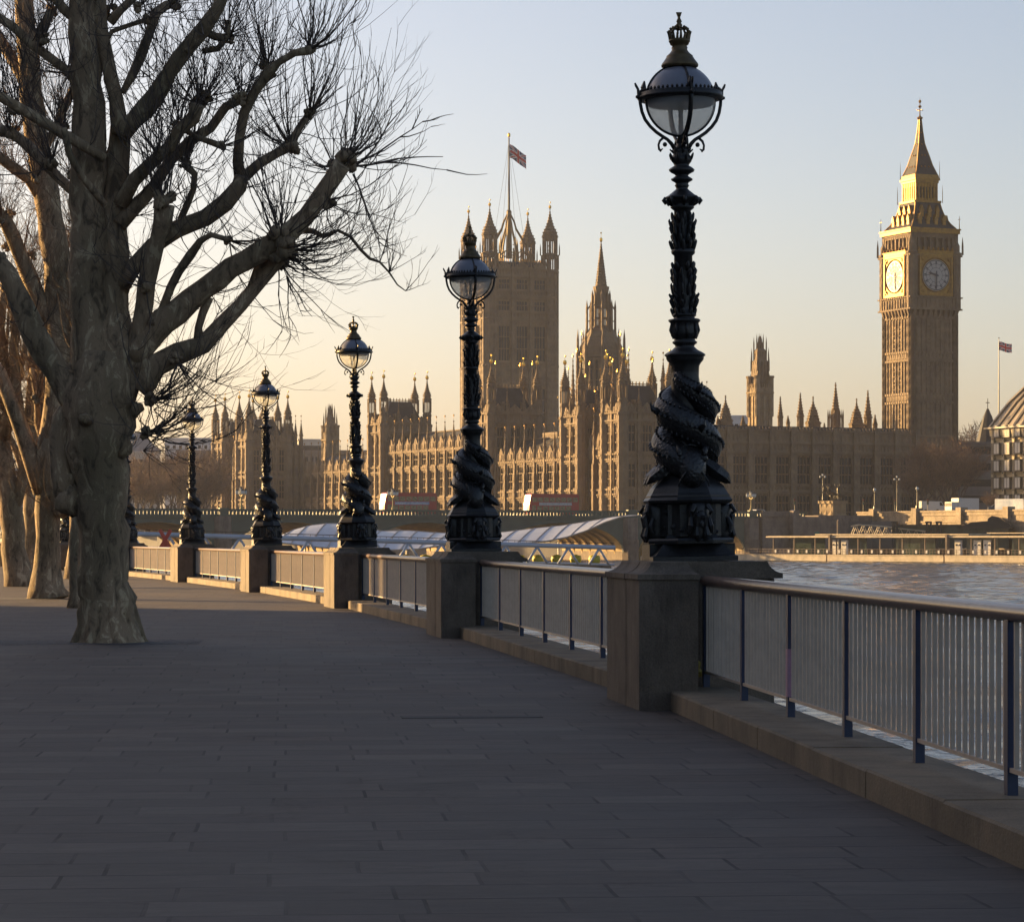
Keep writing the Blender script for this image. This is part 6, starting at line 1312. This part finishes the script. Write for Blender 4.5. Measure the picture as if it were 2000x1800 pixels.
# ================= far bare trees =================
ftw = mat('far_twigs', (.17,.105,.065), .9, var=.3, scale=.3)
def far_tree(seed, H, W, nt=520):
    g = random.Random(seed); tk = MB(); tw = MB(); tips = []
    tk.tube([(0,0,0),(.1,0,H*.15),(0,.1,H*.3)],[H*.028,H*.022,H*.018],8)
    def br(p, d, L, r, dep):
        pts=[p]; c=p.copy(); v=d.copy(); rr=[r]
        for i in range(4):
            v=(v+Vector((g.gauss(0,.16),g.gauss(0,.16),g.gauss(.05,.1)))).normalized(); c=c+v*L/4; pts.append(c.copy()); rr.append(r*(1-.16*(i+1)))
            if dep<3 and i>=1:
                for _ in range(2 if dep<2 else 1): w=(v+Vector((g.uniform(-1,1),g.uniform(-1,1),g.uniform(-.3,.7)))*.8).normalized(); br(c.copy(),w,L*g.uniform(.5,.75),r*.5,dep+1)
        tk.tube(pts,rr,4); tips.append((c.copy(),v.copy()))
        if dep >= 1: tips.extend((q.copy(),v.copy()) for q in pts[2:])
    for i in range(6):
        a = 6.283*i/6+g.random(); br(Vector((0,0,H*g.uniform(.22,.32))), Vector((math.cos(a)*W/H*.9,math.sin(a)*W/H*.9,1)).normalized(), H*g.uniform(.34,.46), H*.011, 0)
    for i in range(nt):
        p, v = g.choice(tips); c = p.copy(); pts=[c.copy()]; 
        v = (v+Vector((g.gauss(0,.6),g.gauss(0,.6),g.gauss(0,.5)))).normalized()
        for k in range(3): v=(v+Vector((g.gauss(0,.2),g.gauss(0,.2),g.gauss(.02,.2)))).normalized(); c=c+v*H*.035; pts.append(c.copy())
        tw.tube(pts,[.05,.04,.03,.015],3,cap=False)
    return tk.mesh('trunk',[twigm]), tw.mesh('twigs',[ftw])
FT = [far_tree(51,14,9,1500), far_tree(52,12,9,1300), far_tree(53,15,11,1700)]
def put_tree(x, ytop, Y, z0, v, label, group):
    H = (zat(ytop,Y)-z0)*.86; r = thing('bare_tree', (px(x,1050,Y).x,Y,z0), 0, label, 'tree', group); s_ = H/(14,12,15)[v]
    for nm, me in zip(('trunk','twigs'), FT[v]): inst(nm, me, r, loc=(0,0,0), rz=x*.7, sc=(s_,)*3)
for i,(x,yt,Y,v,l) in enumerate(((232,905,705,0,'behind the right edge of the big trunk'),(268,886,735,2,'below the grey hipped roof'),(300,896,700,1,'just left of the fifth lamp, behind the bridge'),(335,876,745,2,'below the white block'),(368,868,760,0,'directly behind the fifth lamp'),(398,878,740,2,'right of the fifth lamp, behind its neighbouring bridge lamp'),(418,886,900,1,'tucked against the far palace pavilion'),(350,905,680,1,'lower reddish one left of the fifth lamp shaft'),(285,915,670,0,'low one left of the fifth lamp base'),(405,905,800,0,'lower one at the left edge of the far pavilion'),(318,890,780,0,'behind the fifth lamp globe, paler'),(250,900,770,1,'small one beside the trunk of the big tree'),(382,895,690,2,'between the fifth lamp shaft and the palace'))):
    put_tree(x,yt,Y,3,v,'reddish bare tree '+l,'reddish bare trees beyond the bridge')
for i,(x,yt,Y,v,l) in enumerate(((1828,852,640,2,'large bare tree spreading in front of the clock tower foot'),(1790,905,632,1,'small bare tree left of the large one before the clock tower'),(1873,868,626,0,'bare tree with a pale thin trunk behind the white lorry'),(1850,880,650,1,'bare tree between the large one and the thin-trunked one'),(1808,880,655,0,'bare tree at the left shoulder of the large one'),(1893,830,760,1,'bare tree top showing above the dark building'),(1912,838,770,0,'bare tree top next to the slate cone roof'),(1935,960,600,1,'little bare tree below the office block corner'))):
    put_tree(x,yt,Y,5.5,v,l,'bare trees on the right bank')
for i,(x,yt,v,l) in enumerate(((30,940,0,'left of the leaning trunk'),(90,925,1,'behind the leaning trunk'),(150,930,2,'behind the huge trunk'),(190,915,1,'hidden mostly by the huge trunk'))):
    put_tree(x,yt,690+8*i,3,v,'reddish bare tree far across the river, '+l,'reddish bare trees beyond the bridge')
# ================= haze =================
hm = bpy.data.materials.new('haze'); hm.use_nodes = True; ht = hm.node_tree; ht.nodes.remove(ht.nodes['Principled BSDF'])
pv = ht.nodes.new('ShaderNodeVolumePrincipled'); pv.inputs['Color'].default_value = (.74,.80,1.0,1); pv.inputs['Density'].default_value = HAZE_D; pv.inputs['Anisotropy'].default_value = .15
ht.links.new(pv.outputs[0], ht.nodes['Material Output'].inputs['Volume'])
mb = MB(); mb.box(-2600,2600,-200,3600,-8,150); hz = mb.build('haze', hm, kind='stuff')
